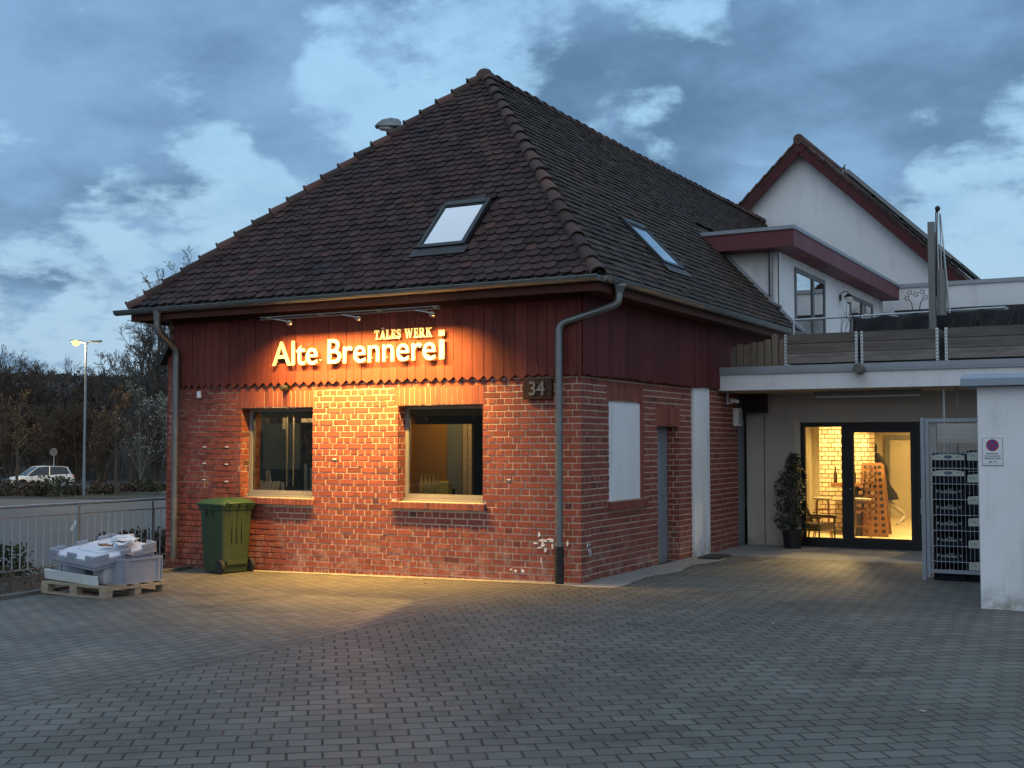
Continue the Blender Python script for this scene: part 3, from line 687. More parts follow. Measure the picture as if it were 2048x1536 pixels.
# boarded upper wall
mb = MB(); rg = random.Random(4); x = -7.0
while x < -0.005:
    w = rg.choice((.125, .14, .155, .17, .18)); x1 = min(0.035, x+w)
    if .035-x1 < .05: x1 = .035
    pt = rg.uniform(.052, .07); dy = -.046-rg.uniform(0, .007); g = .0035
    zt = WT+.012
    if x > -.9: pt *= rg.uniform(.4, 1.0)
    mb.prism([(x+g, 3.78), (x+g, zt), ((x+x1)/2+rg.uniform(-.008,.008), zt-pt), (x1-g, zt), (x1-g, 3.78)], lambda u, v, d: (u, d, v), dy, dy+.024)
    x = x1
mb.build('front_boarding', ['clad'], house)
mb = MB(); y = -.037; 
while y < 5.15:
    w = rg.choice((.14, .16, .19, .21)); y1 = min(5.155, y+w); x = .036+rg.uniform(0, .007); g = .003
    zb = WT-.005+rg.uniform(-.012, .012)
    mb.prism([(y+g, 3.78), (y+g, zb), (y1-g, zb+rg.uniform(-.006,.006)), (y1-g, 3.78)], lambda u, v, d: (d, u, v), x, x+.022)
    y = y1
y = 5.17  # dark boards in place of brick, imitating the shade under the eaves
while y < 8.8:
    mb.box(.0, .02, y, y+.155, WT+.3, 3.69); y += .16
mb.build('side_boards_and_shade', ['clad_dark'], house)
# soffit and fascia boards
mb = MB()
mb.box(-7.52, .44, -.44, -.42, 3.66, 3.80); mb.box(.42, .44, -.42, 20, 3.66, 3.80); mb.box(-7.52, -7.50, -.42, 20, 3.66, 3.80)
mb.box(-7.50, .42, -.42, -.31, 3.70, 3.72); mb.box(-7.50, .42, -.305, -.19, 3.70, 3.72); mb.box(-7.50, .42, -.185, -.03, 3.70, 3.72)
mb.box(.03, .42, -.03, 20, 3.70, 3.72); mb.box(-7.50, -7.0, -.03, 20, 3.70, 3.72)
mb.box(-7.0, .03, -.085, -.055, 3.62, 3.698)
mb.build('eaves', ['soffit'], house)

# ---- roof
def rz(t): return 3.86+4.18*t-.45*t*math.exp(-t/.15)
RX, RY0, RY1 = -3.53, 3.62, 19.6
def pF(x, t): return Vector((x, -.47+4.09*t, rz(t)))
def pS(y, t): return Vector((.47-4.0*t, y, rz(t)))
def pL(y, t): return Vector((-7.55+4.02*t, y, rz(t)))
VELF = (-2.57, -1.79, .14, .325); VELS = (3.08, 3.95, .145, .325)
def tiles(name, P, lo, hi, mat, seed, tw, hole, side):
    rg = random.Random(seed); mb = MB(); nseg = 40
    # under-sheet
    ts = [i/nseg for i in range(nseg+1)]
    V = []; 
    for t in ts: V += [P(lo(t), t)-Z*.035, P(hi(t), t)-Z*.035]
    mb.add(V, [(2*i, 2*i+1, 2*i+3, 2*i+2) for i in range(nseg)])
    L = 0; tt = [0.0]
    # rows of equal exposure along the slope
    exp = .148; t = 0.0; rows = []
    while t < 0.992:
        rows.append(t); d = (P(0, min(1, t+.002))-P(0, t)).length/.002; t += exp/d
    for k, t0 in enumerate(rows):
        dl = (P(0, min(1, t0+.01))-P(0, t0)); dl.normalize(); d = (P(0, min(1, t0+.002))-P(0, t0)).length/.002
        t1 = min(1.0, t0+.30/d); up = P(1, t0)-P(0, t0); up.normalize(); nrm = up.cross(dl) if side != 'S' else dl.cross(up)*-1
        if nrm.z < 0: nrm = -nrm
        a0, a1 = lo(t0), hi(t0); i = math.floor(a0/tw)-1
        while i*tw < a1+tw:
            c = (i+.5*(k % 2))*tw+rg.uniform(-.004, .004); i += 1
            if c < a0-.07 or c > a1+.07: continue
            if hole and hole[0]-.05 < c < hole[1]+.05 and hole[2]-.012 < t0 < hole[3]: continue
            if hole and hole[0]-.05 < c < hole[1]+.05 and t0 <= hole[2]-.012 < t1: t1b = hole[2]-.005
            else: t1b = t1
            h = tw/2-.0025; lift = .043+rg.uniform(-.006, .007); sl = rg.uniform(-.012, .012); tl = rg.uniform(-.01, .01)/d
            prof = [(-1, .072), (-.88, .036), (-.52, .009), (0, 0), (.52, .009), (.88, .036), (1, .072)] if side != 'S' else [(-1, .040), (-.8, .015), (-.4, .003), (.4, .003), (.8, .015), (1, .040)]
            V = []; n = len(prof)
            clampf = lambda x, t: min(max(x, lo(t)-.02), hi(t)+.02)
            for (q, off) in prof:
                tq = t0+tl+off/d; tb = max(0, tq); f = off/.30
                xx = clampf(c+q*h+sl*f, tb); V.append(P(xx, tb)+nrm*(lift*(1-f))+ (dl*(tq-tb)*d))
            V.append(P(clampf(c+h+sl, t1b), t1b)+nrm*.002); V.append(P(clampf(c-h+sl, t1b), t1b)+nrm*.002)
            for j in range(n): V.append(V[j]-nrm*.019)
            F = [tuple(range(n+2))]+[(j, n+2+j, n+3+j, j+1) for j in range(n-1)]
            mb.add(V, F)
    return mb.build(name, [mat], house, fix=False)
tiles('front_roof', pF, lambda t: -7.55+4.02*t, lambda t: .47-4.0*t, 'tile_front', 5, .176, VELF, 'F')
tiles('side_roof', pS, lambda t: -.47+4.09*t, lambda t: 19.6 if t > .54 else 8.73, 'tile_side', 6, .176, VELS, 'S')
mb = MB(); N_ = 24
V = []
for i in range(N_+1):
    t = i/N_; V += [pL(-.47+4.09*t, t), pL(20.0, t)]
mb.add(V, [(2*i, 2*i+1, 2*i+3, 2*i+2) for i in range(N_)]); mb.build('far_roof', ['tile_side'], house)
# hip and ridge caps
def caps(mb, P0, P1, n, r0=.088, r1=.106, seed=2, lift=-.022, knob=True):
    rg = random.Random(seed)
    for i in range(n):
        a = P0(i/n); b = P0((i+1.12)/n) if i < n-1 else P0(1.0)
        d = (b-a).normalized(); s_ = d.cross(Z).normalized(); u = s_.cross(d).normalized(); a = a+u*(lift+.025+rg.uniform(-.004,.008)); b = b+u*lift
        s_ = s_+d*rg.uniform(-.03, .03)
        V = []; K = 9
        for (c, r, e) in ((a, r1, 0), (a+d*.05, r1*.97, 0), (b, r0, 0)):
            for k in range(K):
                t = -R(15)+R(210)*k/(K-1); V.append(c+s_*math.cos(t)*r+u*math.sin(t)*r*.92)
        F = []
        for j in range(2):
            for k in range(K-1): F.append((j*K+k, j*K+k+1, (j+1)*K+k+1, (j+1)*K+k))
        base = len(V)
        for k in range(K):
            t = -R(15)+R(210)*k/(K-1); V.append(a+s_*math.cos(t)*(r1-.018)+u*math.sin(t)*(r1-.018)*.9)
        for k in range(K-1): F.append((base+k, base+k+1, k+1, k))
        mb.add(V, F)
        c0 = a+d*.02+u*r1*.92
        if knob: mb.obox(c0, d*.016, s_.normalized()*.016, u*.018)
mb = MB()
caps(mb, lambda q: pL(-.47+4.09*q, q), None, 21, seed=3)
caps(mb, lambda q: pF(.47-4.0*q, q), None, 21, seed=4, r0=.092, r1=.108, knob=False)
caps(mb, lambda q: Vector((RX, RY0+(RY1-RY0)*(q), rz(1)-.035*math.sin(q*math.pi*1.5))), None, 46, seed=5, knob=False)
pk = Vector((RX, RY0-.02, rz(1)+.01)); mb.lathe([(.16, -.12), (.15, 0.0), (.10, .07), (.03, .10)], pk, 10)
mb.build('ridge_caps', ['tile_cap'], house, smooth=50)
# moss cushions sitting on the front tiles
rg = random.Random(77); mb = MB()
for _ in range(46):
    t = rg.uniform(.02, .42); x = rg.uniform(-7.4+4.0*t, -3.6) if rg.random() < .8 else rg.uniform(-3.4, .2-4*t)
    if VELF[0]-.2 < x < VELF[1]+.2 and t > .1: continue
    p = pF(x, t)+Z*.03; r = rg.uniform(.018, .05)
    mb.lathe([(r, 0), (r*.8, r*.4), (r*.3, r*.6)], p, 6)
mb.build('moss', ['leaf_dark'], house)['kind'] = 'stuff'
# roof windows
def velux(P, lo, hi, t0, t1, name):
    up = (P(lo, t1)-P(lo, t0)); L = up.length; up.normalize(); ac = (P(hi, t0)-P(lo, t0)).normalized(); n = ac.cross(up)
    if n.z < 0: n = -n
    O = P(lo, t0)+n*.02; W = hi-lo
    def bx(mb, a0, a1, u0, u1, h0, h1): mb.obox(O+ac*(a0+a1)/2+up*(u0+u1)/2+n*(h0+h1)/2, ac*(a1-a0)/2, up*(u1-u0)/2, n*(h1-h0)/2)
    mb = MB(); f = .058
    bx(mb, 0, f, 0, L, 0, .065); bx(mb, W-f, W, 0, L, 0, .065); bx(mb, f, W-f, L-.10, L, 0, .075); bx(mb, f, W-f, 0, .06, 0, .06)
    bx(mb, f, f+.022, .06, L-.10, .03, .055); bx(mb, W-f-.022, W-f, .06, L-.10, .03, .055)
    bx(mb, f+.022, W-f-.022, .06, .085, .03, .052); bx(mb, f+.022, W-f-.022, L-.125, L-.10, .03, .06)
    fr = mb.build('roof_window', ['velux'], house, bevel=.006)
    mb = MB(); bx(mb, f+.02, W-f-.02, .08, L-.12, .042, .048); mb.build('pane', ['glass_sky'], fr)
    mb = MB(); bx(mb, f, W-f, .05, L-.1, .025, .030); mb.build('reflection_blind', ['plaster'], fr)  # blind made white to stand in for the pale sky reflection
    mb = MB(); bx(mb, -.06, W+.06, -.17, -.005, .025, .034); mb.build('apron', ['lead'], fr)
velux(pF, VELF[0], VELF[1], VELF[2]+.005, VELF[3], 'f'); velux(pS, VELS[0], VELS[1], VELS[2]+.005, VELS[3], 's')

# ---- gutters
def gutter(mb, p0, p1, seed, r=.072):
    p0, p1 = Vector(p0), Vector(p1); d = (p1-p0).normalized(); s_ = d.cross(Z).normalized(); K = 9; V = []
    for c in (p0, p1):
        for k in range(K):
            t = math.pi+math.pi*k/(K-1); V.append(c+s_*math.cos(t)*r+Z*math.sin(t)*r)
    mb.add(V, [(k, k+1, K+k+1, K+k) for k in range(K-1)])
    mb.add([v for v in V[:K]], [tuple(range(K))]); mb.add([v for v in V[K:]], [tuple(range(K))])
    for sg in (-1, 1): mb.tube([p0+s_*sg*r, p1+s_*sg*r], .0085, 6)
    L = (p1-p0).length; n = int(L/.74)
    for i in range(1, n+1):
        c = p0+d*(L*(i-.4)/n); V = []
        for e in (-.012, .012):
            for k in range(K):
                t = math.pi+math.pi*k/(K-1); V.append(c+d*e+s_*math.cos(t)*(r+.005)+Z*math.sin(t)*(r+.005))
        mb.add(V, [(k, k+1, K+k+1, K+k) for k in range(K-1)])
mb = MB(); gutter(mb, (-7.78, -.50, 3.825), (.50, -.50, 3.835), 1); mb.build('gutter', ['zinc'], house, smooth=40)
mb = MB(); gutter(mb, (.50, -.43, 3.835), (.50, 8.75, 3.835), 2); mb.build('gutter', ['zinc'], house, smooth=40)
mb = MB(); mb.add([(-7.62, -.46, 3.86), (.47, -.46, 3.87), (.47, -.36, 3.95), (-7.5, -.36, 3.95)], [(0,1,2,3)]); mb.add([(.46, -.46, 3.87), (.46, 8.7, 3.87), (.36, 8.7, 3.95), (.36, -.36, 3.95)], [(0,1,2,3)])
mb.build('eaves_flashing', ['zinc'], house)
# downpipes
def pipe(pts, r, mat='zinc', brackets=()):
    # round off the bends
    P_ = [Vector(p) for p in pts]; out_ = [P_[0]]
    for i in range(1, len(P_)-1):
        a, b, c = P_[i-1], P_[i], P_[i+1]; e = min(.10, (a-b).length*.45, (c-b).length*.45)
        for q in range(5):
            t = q/4; p1 = b+(a-b).normalized()*e; p2 = b+(c-b).normalized()*e
            out_.append(p1*(1-t)**2+b*2*t*(1-t)+p2*t*t)
    out_.append(P_[-1]); mb = MB(); mb.tube(out_, r, 12)
    for z in brackets:
        x, y = P_[-1].x, P_[-1].y; mb.lathe([(r+.006, z-.014), (r+.006, z+.014)], (x, y, 0), 12, caps=True); mb.box(x-.012, x+.012, y, y+.09, z-.012, z+.012)
    return mb.build('downpipe', [mat], house, smooth=40)
dp = pipe([(.5, .06, 3.70), (.5, .06, 3.54), (-.245, -.135, 3.30), (-.245, -.135, .46)], .048, brackets=(2.85, .72))
mb = MB(); mb.lathe([(.05, 3.60), (.055, 3.66), (.105, 3.76), (.105, 3.79)], (.5, .06, 0), 4); mb.build('rainwater_head', ['zinc'], dp)
mb = MB(); mb.lathe([(.058, .005), (.058, .10), (.062, .10), (.062, .118), (.058, .118), (.058, .47), (.05, .475)], (-.245, -.135, 0), 14); mb.build('standpipe', ['rubber'], dp, smooth=40)
dp = pipe([(-6.9, -.50, 3.79), (-6.9, -.50, 3.48), (-6.86, -.13, 3.22), (-6.86, -.13, .02)], .052, brackets=(2.7, .62, .28))
mb = MB(); mb.lathe([(.052, 3.62), (.075, 3.80)], (-6.9, -.50, 0), 12, caps=False); mb.build('spout', ['zinc'], dp, smooth=40)
# sloped offset on the left pier and old nails on the front wall
mb = MB(); mb.beam((-7.24, -.05, 3.0), (-7.0, -.05, 3.36), .03, .14, up=(0,1,0)); mb.build('pier_coping', ['dark_metal'], house)
mb = MB()
for (x, z) in ((-6.38, 1.72), (-6.38, 1.47), (-6.38, 1.22), (-5.93, 1.72), (-5.93, 1.46), (-5.93, 1.20), (-3.9, 1.55), (-1.05, 1.3)):
    mb = MB(); mb.box(x-.03, x+.03, -.012, -.002, z-.008, z+.008); mb.build('wall_plug', ['white'], house)
# flakes of old white paint near the corner
rg = random.Random(9); mb = MB()
def flake(cx, cz, w, h, fn, n=9):
    poly = []
    for k in range(n):
        a = 2*math.pi*k/n; q = rg.uniform(.55, 1.1); poly.append((cx+math.cos(a)*w*q, cz+math.sin(a)*h*q))
    mb.prism(poly, fn, 0.0, .0025)
fr_ = lambda u, v, d: (u, -.0045-d, v); sd_ = lambda u, v, d: (.0045+d, u, v)
for a in ((-.60,.60,.025,.04),(-.52,.525,.11,.022),(-.44,.53,.06,.03),(-.66,.49,.04,.018),(-.55,.475,.035,.045),(-.60,.43,.05,.014),(-.41,.455,.018,.045),(-.51,.41,.03,.03),(-.36,.43,.02,.025),(-.57,.27,.012,.05),(-.95,.115,.028,.026),(-.84,.12,.03,.028),(-1.02,.13,.02,.016),(-.19,.50,.02,.05)): flake(*a, fr_)
for a in ((.17,.47,.03,.035),(.21,.40,.018,.04),(.26,.36,.015,.06),(.24,.48,.02,.02)): flake(*a, sd_)
mb.build('paint_flakes', ['paper'], house)['kind'] = 'stuff'

# ---- dormer
mb = MB()
mb.box(-.25, 0.0, 8.73, 18.2, 2.95, 5.52)                     # wall to the terrace
cheek = [(.02, 3.0), (.02, 5.52), (-2.0, 5.52)]; tq = [i/12*.55 for i in range(13)]
poly = [(-2.0, 5.52), (0.0, 5.52), (0.0, 3.0)]+[(.47-4.0*t, rz(t)-.02) for t in tq if .47-4.0*t < 0 and rz(t) < 5.4]
mb.prism(poly, lambda u, v, d: (u, d, v), 8.72, 8.80)
dw = mb.build('dormer', ['plaster'], house)
mb = MB(); mb.box(-2.6, .45, 8.25, 18.15, 5.47, 5.79); dfa = mb.build('dormer_fascia', ['fascia'], house)
mb = MB(); mb.box(-2.62, .475, 8.22, 18.18, 5.79, 5.86); mb.build('roof_edge', ['zinc_matt'], dfa)
mb = MB()
for i in range(12):
    t0, t1 = i/12*.42-.01, (i+1)/12*.42-.01; a, b = pS(8.66, max(t0, -.01)), pS(8.66, t1)
    mb.beam(a+Z*.04, b+Z*.04, .16, .09)
mb.build('dormer_flashing', ['zinc_matt'], dw)
# terrace doors in the dormer
for (a, b, mid, zt) in ((9.86, 12.2, 11.2, 5.30), (14.5, 16.9, 15.7, 5.26)):
    mb = MB(); f = .09
    mb.box(0.0, .03, a, a+f, 3.02, zt); mb.box(0.0, .03, b-f, b, 3.02, zt); mb.box(0.0, .03, a+f, b-f, zt-f, zt); mb.box(0.0, .035, mid-.07, mid+.07, 3.02, zt-f); mb.box(0.0, .03, a+f, b-f, 3.85, 4.0)
    w = mb.build('terrace_door', ['greyframe'], house)
    mb = MB(); mb.box(.004, .010, a+f, mid-.07, 3.02, zt-f); mb.box(.004, .010, mid+.07, b-f, 3.02, zt-f); mb.build('pane', ['glass_ref'], w)
    mb = MB(); mb.box(.0005, .002, a+f, b-f, 3.02, zt-f); mb.build('curtain', ['plaster_grey'], w)
mb = MB(); mb.tube([(-.12, 8.66, 5.46), (-.12, 8.66, 4.5), (-.05, 8.60, 4.42), (.1, 8.56, 4.36)], .04, 10); mb.lathe([(.05, 5.0), (.05, 5.02)], (-.12, 8.66, 0), 10); mb.lathe([(.05, 4.6), (.05, 4.62)], (-.12, 8.66, 0), 10)
mb.build('dormer_downpipe', ['zinc'], house, smooth=40)

# ---- rooms behind the shop windows
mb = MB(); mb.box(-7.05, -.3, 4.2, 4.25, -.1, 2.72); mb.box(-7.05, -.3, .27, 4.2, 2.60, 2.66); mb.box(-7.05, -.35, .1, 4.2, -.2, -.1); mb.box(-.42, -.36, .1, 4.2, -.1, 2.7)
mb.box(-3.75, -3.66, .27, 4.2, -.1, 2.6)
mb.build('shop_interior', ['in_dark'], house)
mb = MB(); mb.box(-3.66, -2.88, 1.38, 1.42, -.1, 2.06); mb.box(-2.40, -.9, 2.2, 2.25, -.1, 1.35)
mb.build('partition_panel', ['ochre'], house)
mb = MB(); mb.box(-2.53, -2.46, 1.40, 1.46, -.1, 2.06); mb.box(-2.60, -2.53, 1.38, 1.44, -.1, 2.06); mb.build('partition_post', ['palletwood'], house)
mb = MB(); mb.box(-2.72, -2.60, 1.36, 1.42, -.1, 2.06); mb.build('partition_frame', ['greyframe'], house)
mb = MB(); mb.box(-2.88, -2.72, 1.40, 1.41, 1.1, 2.06); mb.build('partition_glass', ['room_blue'], house)
mb = MB(); mb.tube([(-5.60, 1.0, 2.55), (-5.60, 1.0, 1.1)], .014, 8); mb.tube([(-5.47, 1.0, 2.55), (-5.47, 1.0, 1.1)], .014, 8); mb.tube([(-6.12, .7, 2.5), (-6.12, .7, 1.75), (-6.2, .7, 1.70)], .02, 8); mb.box(-5.70, -5.64, 1.0, 1.02, 2.0, 2.2); mb.box(-5.32, -5.05, 1.0, 1.02, 2.1, 2.16)
mb.build('room_pipes', ['palletwood'], house)
for a_ in ((-6.6, -5.85, 1.6, 1.65, 1.35, 2.1), (-5.42, -5.36, 1.2, 1.25, .9, 1.45), (-5.30, -5.1, 1.2, 1.22, 1.05, 1.40)): mb = MB(); mb.box(*a_); mb.build('room_board', ['room_blue'], house)
ld = bpy.data.lights.new('shop_lamp', 'POINT'); ld.energy = 60; ld.color = (1.0, .62, .22); ld.shadow_soft_size = .15; lo = bpy.data.objects.new('shop_lamp', ld); COL.objects.link(lo); lo.location = (-2.45, .46, 2.44)
lo.parent = house
mb = MB(); mb.lathe([(.0, .0), (.07, .0), (.05, .06), (.01, .09), (.01, .25)], (-2.45, .46, 2.48), 12); mb.build('shop_lamp_shade', ['dark_metal'], house)

ld = bpy.data.lights.new('shop_lamp', 'POINT'); ld.energy = 55; ld.color = (1.0, .70, .35); ld.shadow_soft_size = .15; lo = bpy.data.objects.new('shop_lamp', ld); COL.objects.link(lo); lo.location = (-5.25, .55, 2.46); lo.parent = house
# ------------------------------------------------------------------ terrace building with the covered passage
tb = thing('terrace_building', 'white flat-roofed building with a roof terrace over a covered entrance', 'building', (0, 5.16, 0))
def B(mb, x0, x1, y0, y1, z0, z1, m=0): mb.box(x0, x1, y0-5.16, y1-5.16, z0, z1, m)
mb = MB(); B(mb, .035, 11, 5.16, 5.40, 2.64, 2.935); mb.build('parapet_band', ['plaster'], tb)
mb = MB(); B(mb, .02, 11, 5.12, 5.46, 2.936, 3.02); B(mb, .02, 11, 5.125, 5.14, 2.90, 2.936); cpb = mb.build('parapet_cap', ['zinc_matt'], tb)
mb = MB(); B(mb, .0, 11, 5.41, 18.3, 2.655, 2.93); mb.build('terrace_slab', ['plaster_grey'], tb)
mb = MB(); B(mb, .04, 11, 5.41, 6.78, 2.63, 2.654); mb.build('passage_ceiling', ['ceiling'], tb)
DX0, DX1, DZ = .93, 2.94, 2.135
mb = MB()
for a, b, c, d in rects(.30, 8.0, -.05, 2.63, [(DX0, DX1, -.05, DZ)]): B(mb, a, b, 6.80, 6.98, c, d)
B(mb, -.02, .285, 6.785, 6.98, -.05, 2.63)
mb.build('passage_wall', ['plaster_grey'], tb)
mb = MB(); B(mb, -.12, -.07, 6.3, 6.79, -.05, 2.2); mb.build('service_door', ['door_grey'], tb)
mb = MB(); B(mb, .04, .42, 6.38, 6.62, 2.30, 2.63); mb.build('ceiling_beam', ['dark_wood'], tb)
# glass entrance
mb = MB()
def D(x0, x1, z0, z1, y0=6.83, y1=6.91): B(mb, x0, x1, y0, y1, z0, z1)
D(DX0, DX0+.075, 0.0, DZ-.002); D(DX1-.10, DX1, 0.0, DZ-.002); D(DX0+.075, DX1-.10, 2.055, DZ-.002); D(DX0+.075, DX1-.10, 0.0, .09); D(1.63, 1.755, .09, 2.055)
D(1.755, 1.83, .09, 2.055, 6.81, 6.90); D(2.765, 2.838, .09, 2.055, 6.81, 6.90); D(1.83, 2.765, 1.955, 2.055, 6.81, 6.90); D(1.83, 2.765, .09, .18, 6.81, 6.90); D(DX0+.075, 1.63, .09, .16)
en = mb.build('entrance_door', ['door_black'], tb)
mb = MB(); B(mb, DX0+.07, 1.64, 6.865, 6.873, .15, 2.06); B(mb, 1.82, 2.775, 6.855, 6.863, .17, 1.96); mb.build('pane', ['glass'], en)
mb = MB(); mb.tube([(1.79, 1.60, 1.0), (1.79, 1.585, 1.0), (1.79, 1.585, 1.0), (1.90, 1.585, 1.0)], .011, 8); mb.build('handle', ['steel'], en)
mb = MB(); B(mb, DX0-.10, DX0-.001, 6.785, 6.799, 0.0, DZ+.02); mb.build('door_casing', ['in_wall'], tb)
# room behind the glass
mb = MB(); B(mb, -.1, 6.5, 14.9, 15.0, 0, 2.63); B(mb, .20, .28, 6.99, 14.9, 0, 2.63); B(mb, 5.6, 5.7, 6.99, 14.9, 0, 2.63); B(mb, .28, 5.6, 12.7, 12.8, 2.12, 2.63)
mb.build('room_wall', ['in_wall'], tb)
mb = MB(); B(mb, .2, 5.7, 6.92, 15, -.03, .05); mb.build('room_floor', ['in_floor'], tb)
mb = MB(); B(mb, .2, 5.7, 6.99, 15, 2.60, 2.65); mb.build('room_ceiling', ['in_wall'], tb)
mb = MB(); B(mb, .70, .80, 14.82, 14.899, .05, 1.95); B(mb, 1.65, 1.75, 14.82, 14.899, .05, 1.95); B(mb, .80, 1.65, 14.82, 14.899, 1.86, 1.95); rd = mb.build('room_door', ['alu'], tb)
mb = MB(); B(mb, .80, 1.65, 14.86, 14.895, .05, 1.86); mb.build('door_leaf', ['in_wall'], rd)
mb = MB(); B(mb, .60, .70, 12.62, 12.699, .05, 2.6); mb.build('dark_post', ['dark_metal'], tb)
# whitewashed brick pillar with open joints
mb = MB(); PXa, PXb = .58, 1.52
bricks(mb, (0, 9.4-5.16, 0), X, -Y, PXa, PXb, .05, 2.6, [], seed=61, proud=.010, joint=.016)
bricks(mb, (PXb, 9.4-5.16, 0), Y, X, 0, .5, .05, 2.6, [], seed=62, proud=.010, joint=.016)
mb.box(PXa+.02, PXb-.02, 9.42-5.16, 9.9-5.16, .05, 2.6, 1)
mb.build('brick_pillar', ['pillar_brick', 'pillar_joint'], tb)
# tall posts above the cage, ceiling lamp tube, drain spout
mb = MB(); mb.tube([(3.50, .44, 0), (3.50, .44, 2.63)], .022, 8)
mb.build('passage_post', ['steel'], tb)
mb = MB(); mb.tube([(3.69, .44, 0), (3.69, .44, 2.63)], .016, 8); mb.build('passage_post', ['zinc'], tb)
mb = MB(); mb.lathe([(.075, -.02), (.075, .26), (.055, .26), (.055, -.015)], (2.35, -.24, 2.925), 14, axis='y'); mb.build('drain_spout', ['stone'], tb, smooth=40)
# far parapet of the upper floor
mb = MB(); B(mb, .46, 12, 17.95, 18.25, 5.17, 5.76); mb.build('upper_band', ['plaster'], tb)
mb = MB(); B(mb, .46, 12, 17.90, 18.28, 5.761, 5.86); mb.build('upper_cap', ['zinc_matt'], tb)
mb = MB(); B(mb, .0, .9, 18.0, 18.2, 2.93, 5.17); B(mb, .9, 12, 19.5, 19.6, 2.93, 5.2); mb.build('upper_wall', ['plaster'], tb)
mb = MB(); B(mb, .47, 12, 17.3, 17.9, 5.03, 5.12); B(mb, 2.4, 2.5, 17.5, 17.6, 2.93, 5.03); mb.build('dark_canopy', ['black'], tb)
mb = MB()
for x in (3.22, 3.42): B(mb, x, x+.11, 17.0, 17.1, 2.93, 5.0)
mb.build('canopy_post', ['plaster_grey'], tb)
ft = thing('ceiling_fitting', 'long dull tube fitting under the passage ceiling', 'lamp', (2.25, 6.0, 2.585), R(-5)); mb = MB(); mb.box(-.87, .87, -.06, .06, -.03, .04); mb.build('housing', ['alu'], ft, bevel=.008)
mb = MB(); mb.tube([(-.84, 0, -.045), (.84, 0, -.045)], .013, 8); mb.build('tube', ['white'], ft)

# lamps of the lit room
for i, (x, y, p) in enumerate(((1.15, 8.35, 560), (2.9, 8.2, 560), (2.9, 10.8, 520), (1.9, 13.6, 230))):
    L_ = thing('room_lamp', ['round lit ceiling lamp just inside the glass door, over the stools', 'round lit ceiling lamp just inside the door on its right side', 'round lit ceiling lamp above the middle of the room', 'round lit ceiling lamp at the back of the room'][i], 'lamp', (x, y, 2.6), 0, 'ceiling lamps of the room')
    mb = MB(); mb.lathe([(.10, 0), (.11, -.05), (.105, -.055)], (0,0,0), 16); mb.build('shade', ['steel'], L_)
    mb = MB(); mb.lathe([(.095, -.057), (.085, -.075), (0, -.08)], (0,0,0), 16); mb.build('diffuser', ['ceil_lamp'], L_)
    ld = bpy.data.lights.new('lamp', 'SPOT'); ld.energy = p; ld.color = (1.0, .63, .21); ld.shadow_soft_size = .09; ld.spot_size = R(165); ld.spot_blend = .5
    lo = bpy.data.objects.new('lamp', ld); COL.objects.link(lo); lo.parent = L_; lo.location = (0, 0, -.1)

# ---- furniture inside
rk = thing('bottle_rack', 'tall wooden riddling rack holding bottles beside the brick pillar', 'rack', (1.66, 8.95, .05))
def rackP(u, v, d): return (u, d+.10-.28*(1-v/1.36)*.5, v)
mb = MB(); poly = [(-.30, 0), (.30, 0), (.17, 1.36), (-.19, 1.36)]; mb.prism(poly, rackP, 0, .035); rp = mb.build('panel', ['in_wood'], rk)
mb = MB(); HO = []
for r_ in range(11):
    z = .10+.118*r_; w = .27-.105*(z/1.36)
    for c in range(4):
        u_ = -w+.045+(2*w-.09)*c/3+.0; HO.append((u_, z)); mb = MB(); mb.prism([(u_+.036*math.cos(R(45*k)), z+.036*math.sin(R(45*k))) for k in range(8)], rackP, -.004, -.001); mb.build('hole', ['in_dark'], rk)
mb = MB(); mb.prism([(-.27, .02), (.27, .02), (.16, 1.33), (-.16, 1.33)], lambda u, v, d: (u, d+.30+.1*(1-v/1.36), v), 0, .035); mb.build('rear_panel', ['in_wood'], rk)
n_ = 0
mb = MB(); mb.lathe([(.0, .0), (.016, 0), (.017, -.03), (.017, -.10), (.03, -.14), (.038, -.18), (.038, -.21), (.0, -.212)], (0,0,0), 9, axis='y'); bottle_me = mb
first = None
rowname = ['bottom','second','third','fourth','fifth','sixth','seventh','eighth','ninth','tenth','top']; cname = ['leftmost','second from left','third from left','rightmost']
for i, (u_, z) in enumerate(HO):
    if z < .45: continue
    if (i % 4) == 3 or (i*7) % 5 == 0: continue
    p = rackP(u_, z, -.01); loc = (1.66+p[0], 8.95+p[1], .05+p[2])
    lab = 'bottle sticking out of the rack, %s row, %s' % (rowname[i//4], cname[i % 4])
    if first is None:
        o = bottle_me.build('rack_bottle', ['bottle'], smooth=40, loc=loc); first = o
        cpm = MB(); cpm.lathe([(.0, -.213), (.039, -.2125), (.040, -.19), (.036, -.185)], (0,0,0), 9, axis='y'); cpm.build('bottle_base', ['end_glint'], o)
    else: o = dup(first, loc=loc)
    tag(o, lab, 'bottle', 'bottles in the rack')
def stool(label, loc):
    s_ = thing('bar_stool', label, 'stool', loc, R(20), 'round stools in the room'); mb = MB(); mb.lathe([(.165, .70), (.17, .715), (.17, .735), (.16, .742), (0, .742)], (0,0,0), 20); mb.build('seat', ['palletwood'], s_)
    for k in range(4):
        a = math.pi/2*k+math.pi/4; c, q = math.cos(a), math.sin(a); mb = MB(); mb.tube([(c*.10, q*.10, .70), (c*.145, q*.145, .66), (c*.15, q*.15, .25), (c*.23, q*.23, .0)], .011, 6); mb.build('leg', ['in_wood'], s_)
    mb = MB(); 
    for z, r_ in ((.24, .155), (.52, .148)): mb.tube([(math.cos(R(30*k))*r_, math.sin(R(30*k))*r_, z) for k in range(13)], .008, 6)
    mb.build('foot_ring', ['in_wood'], s_)
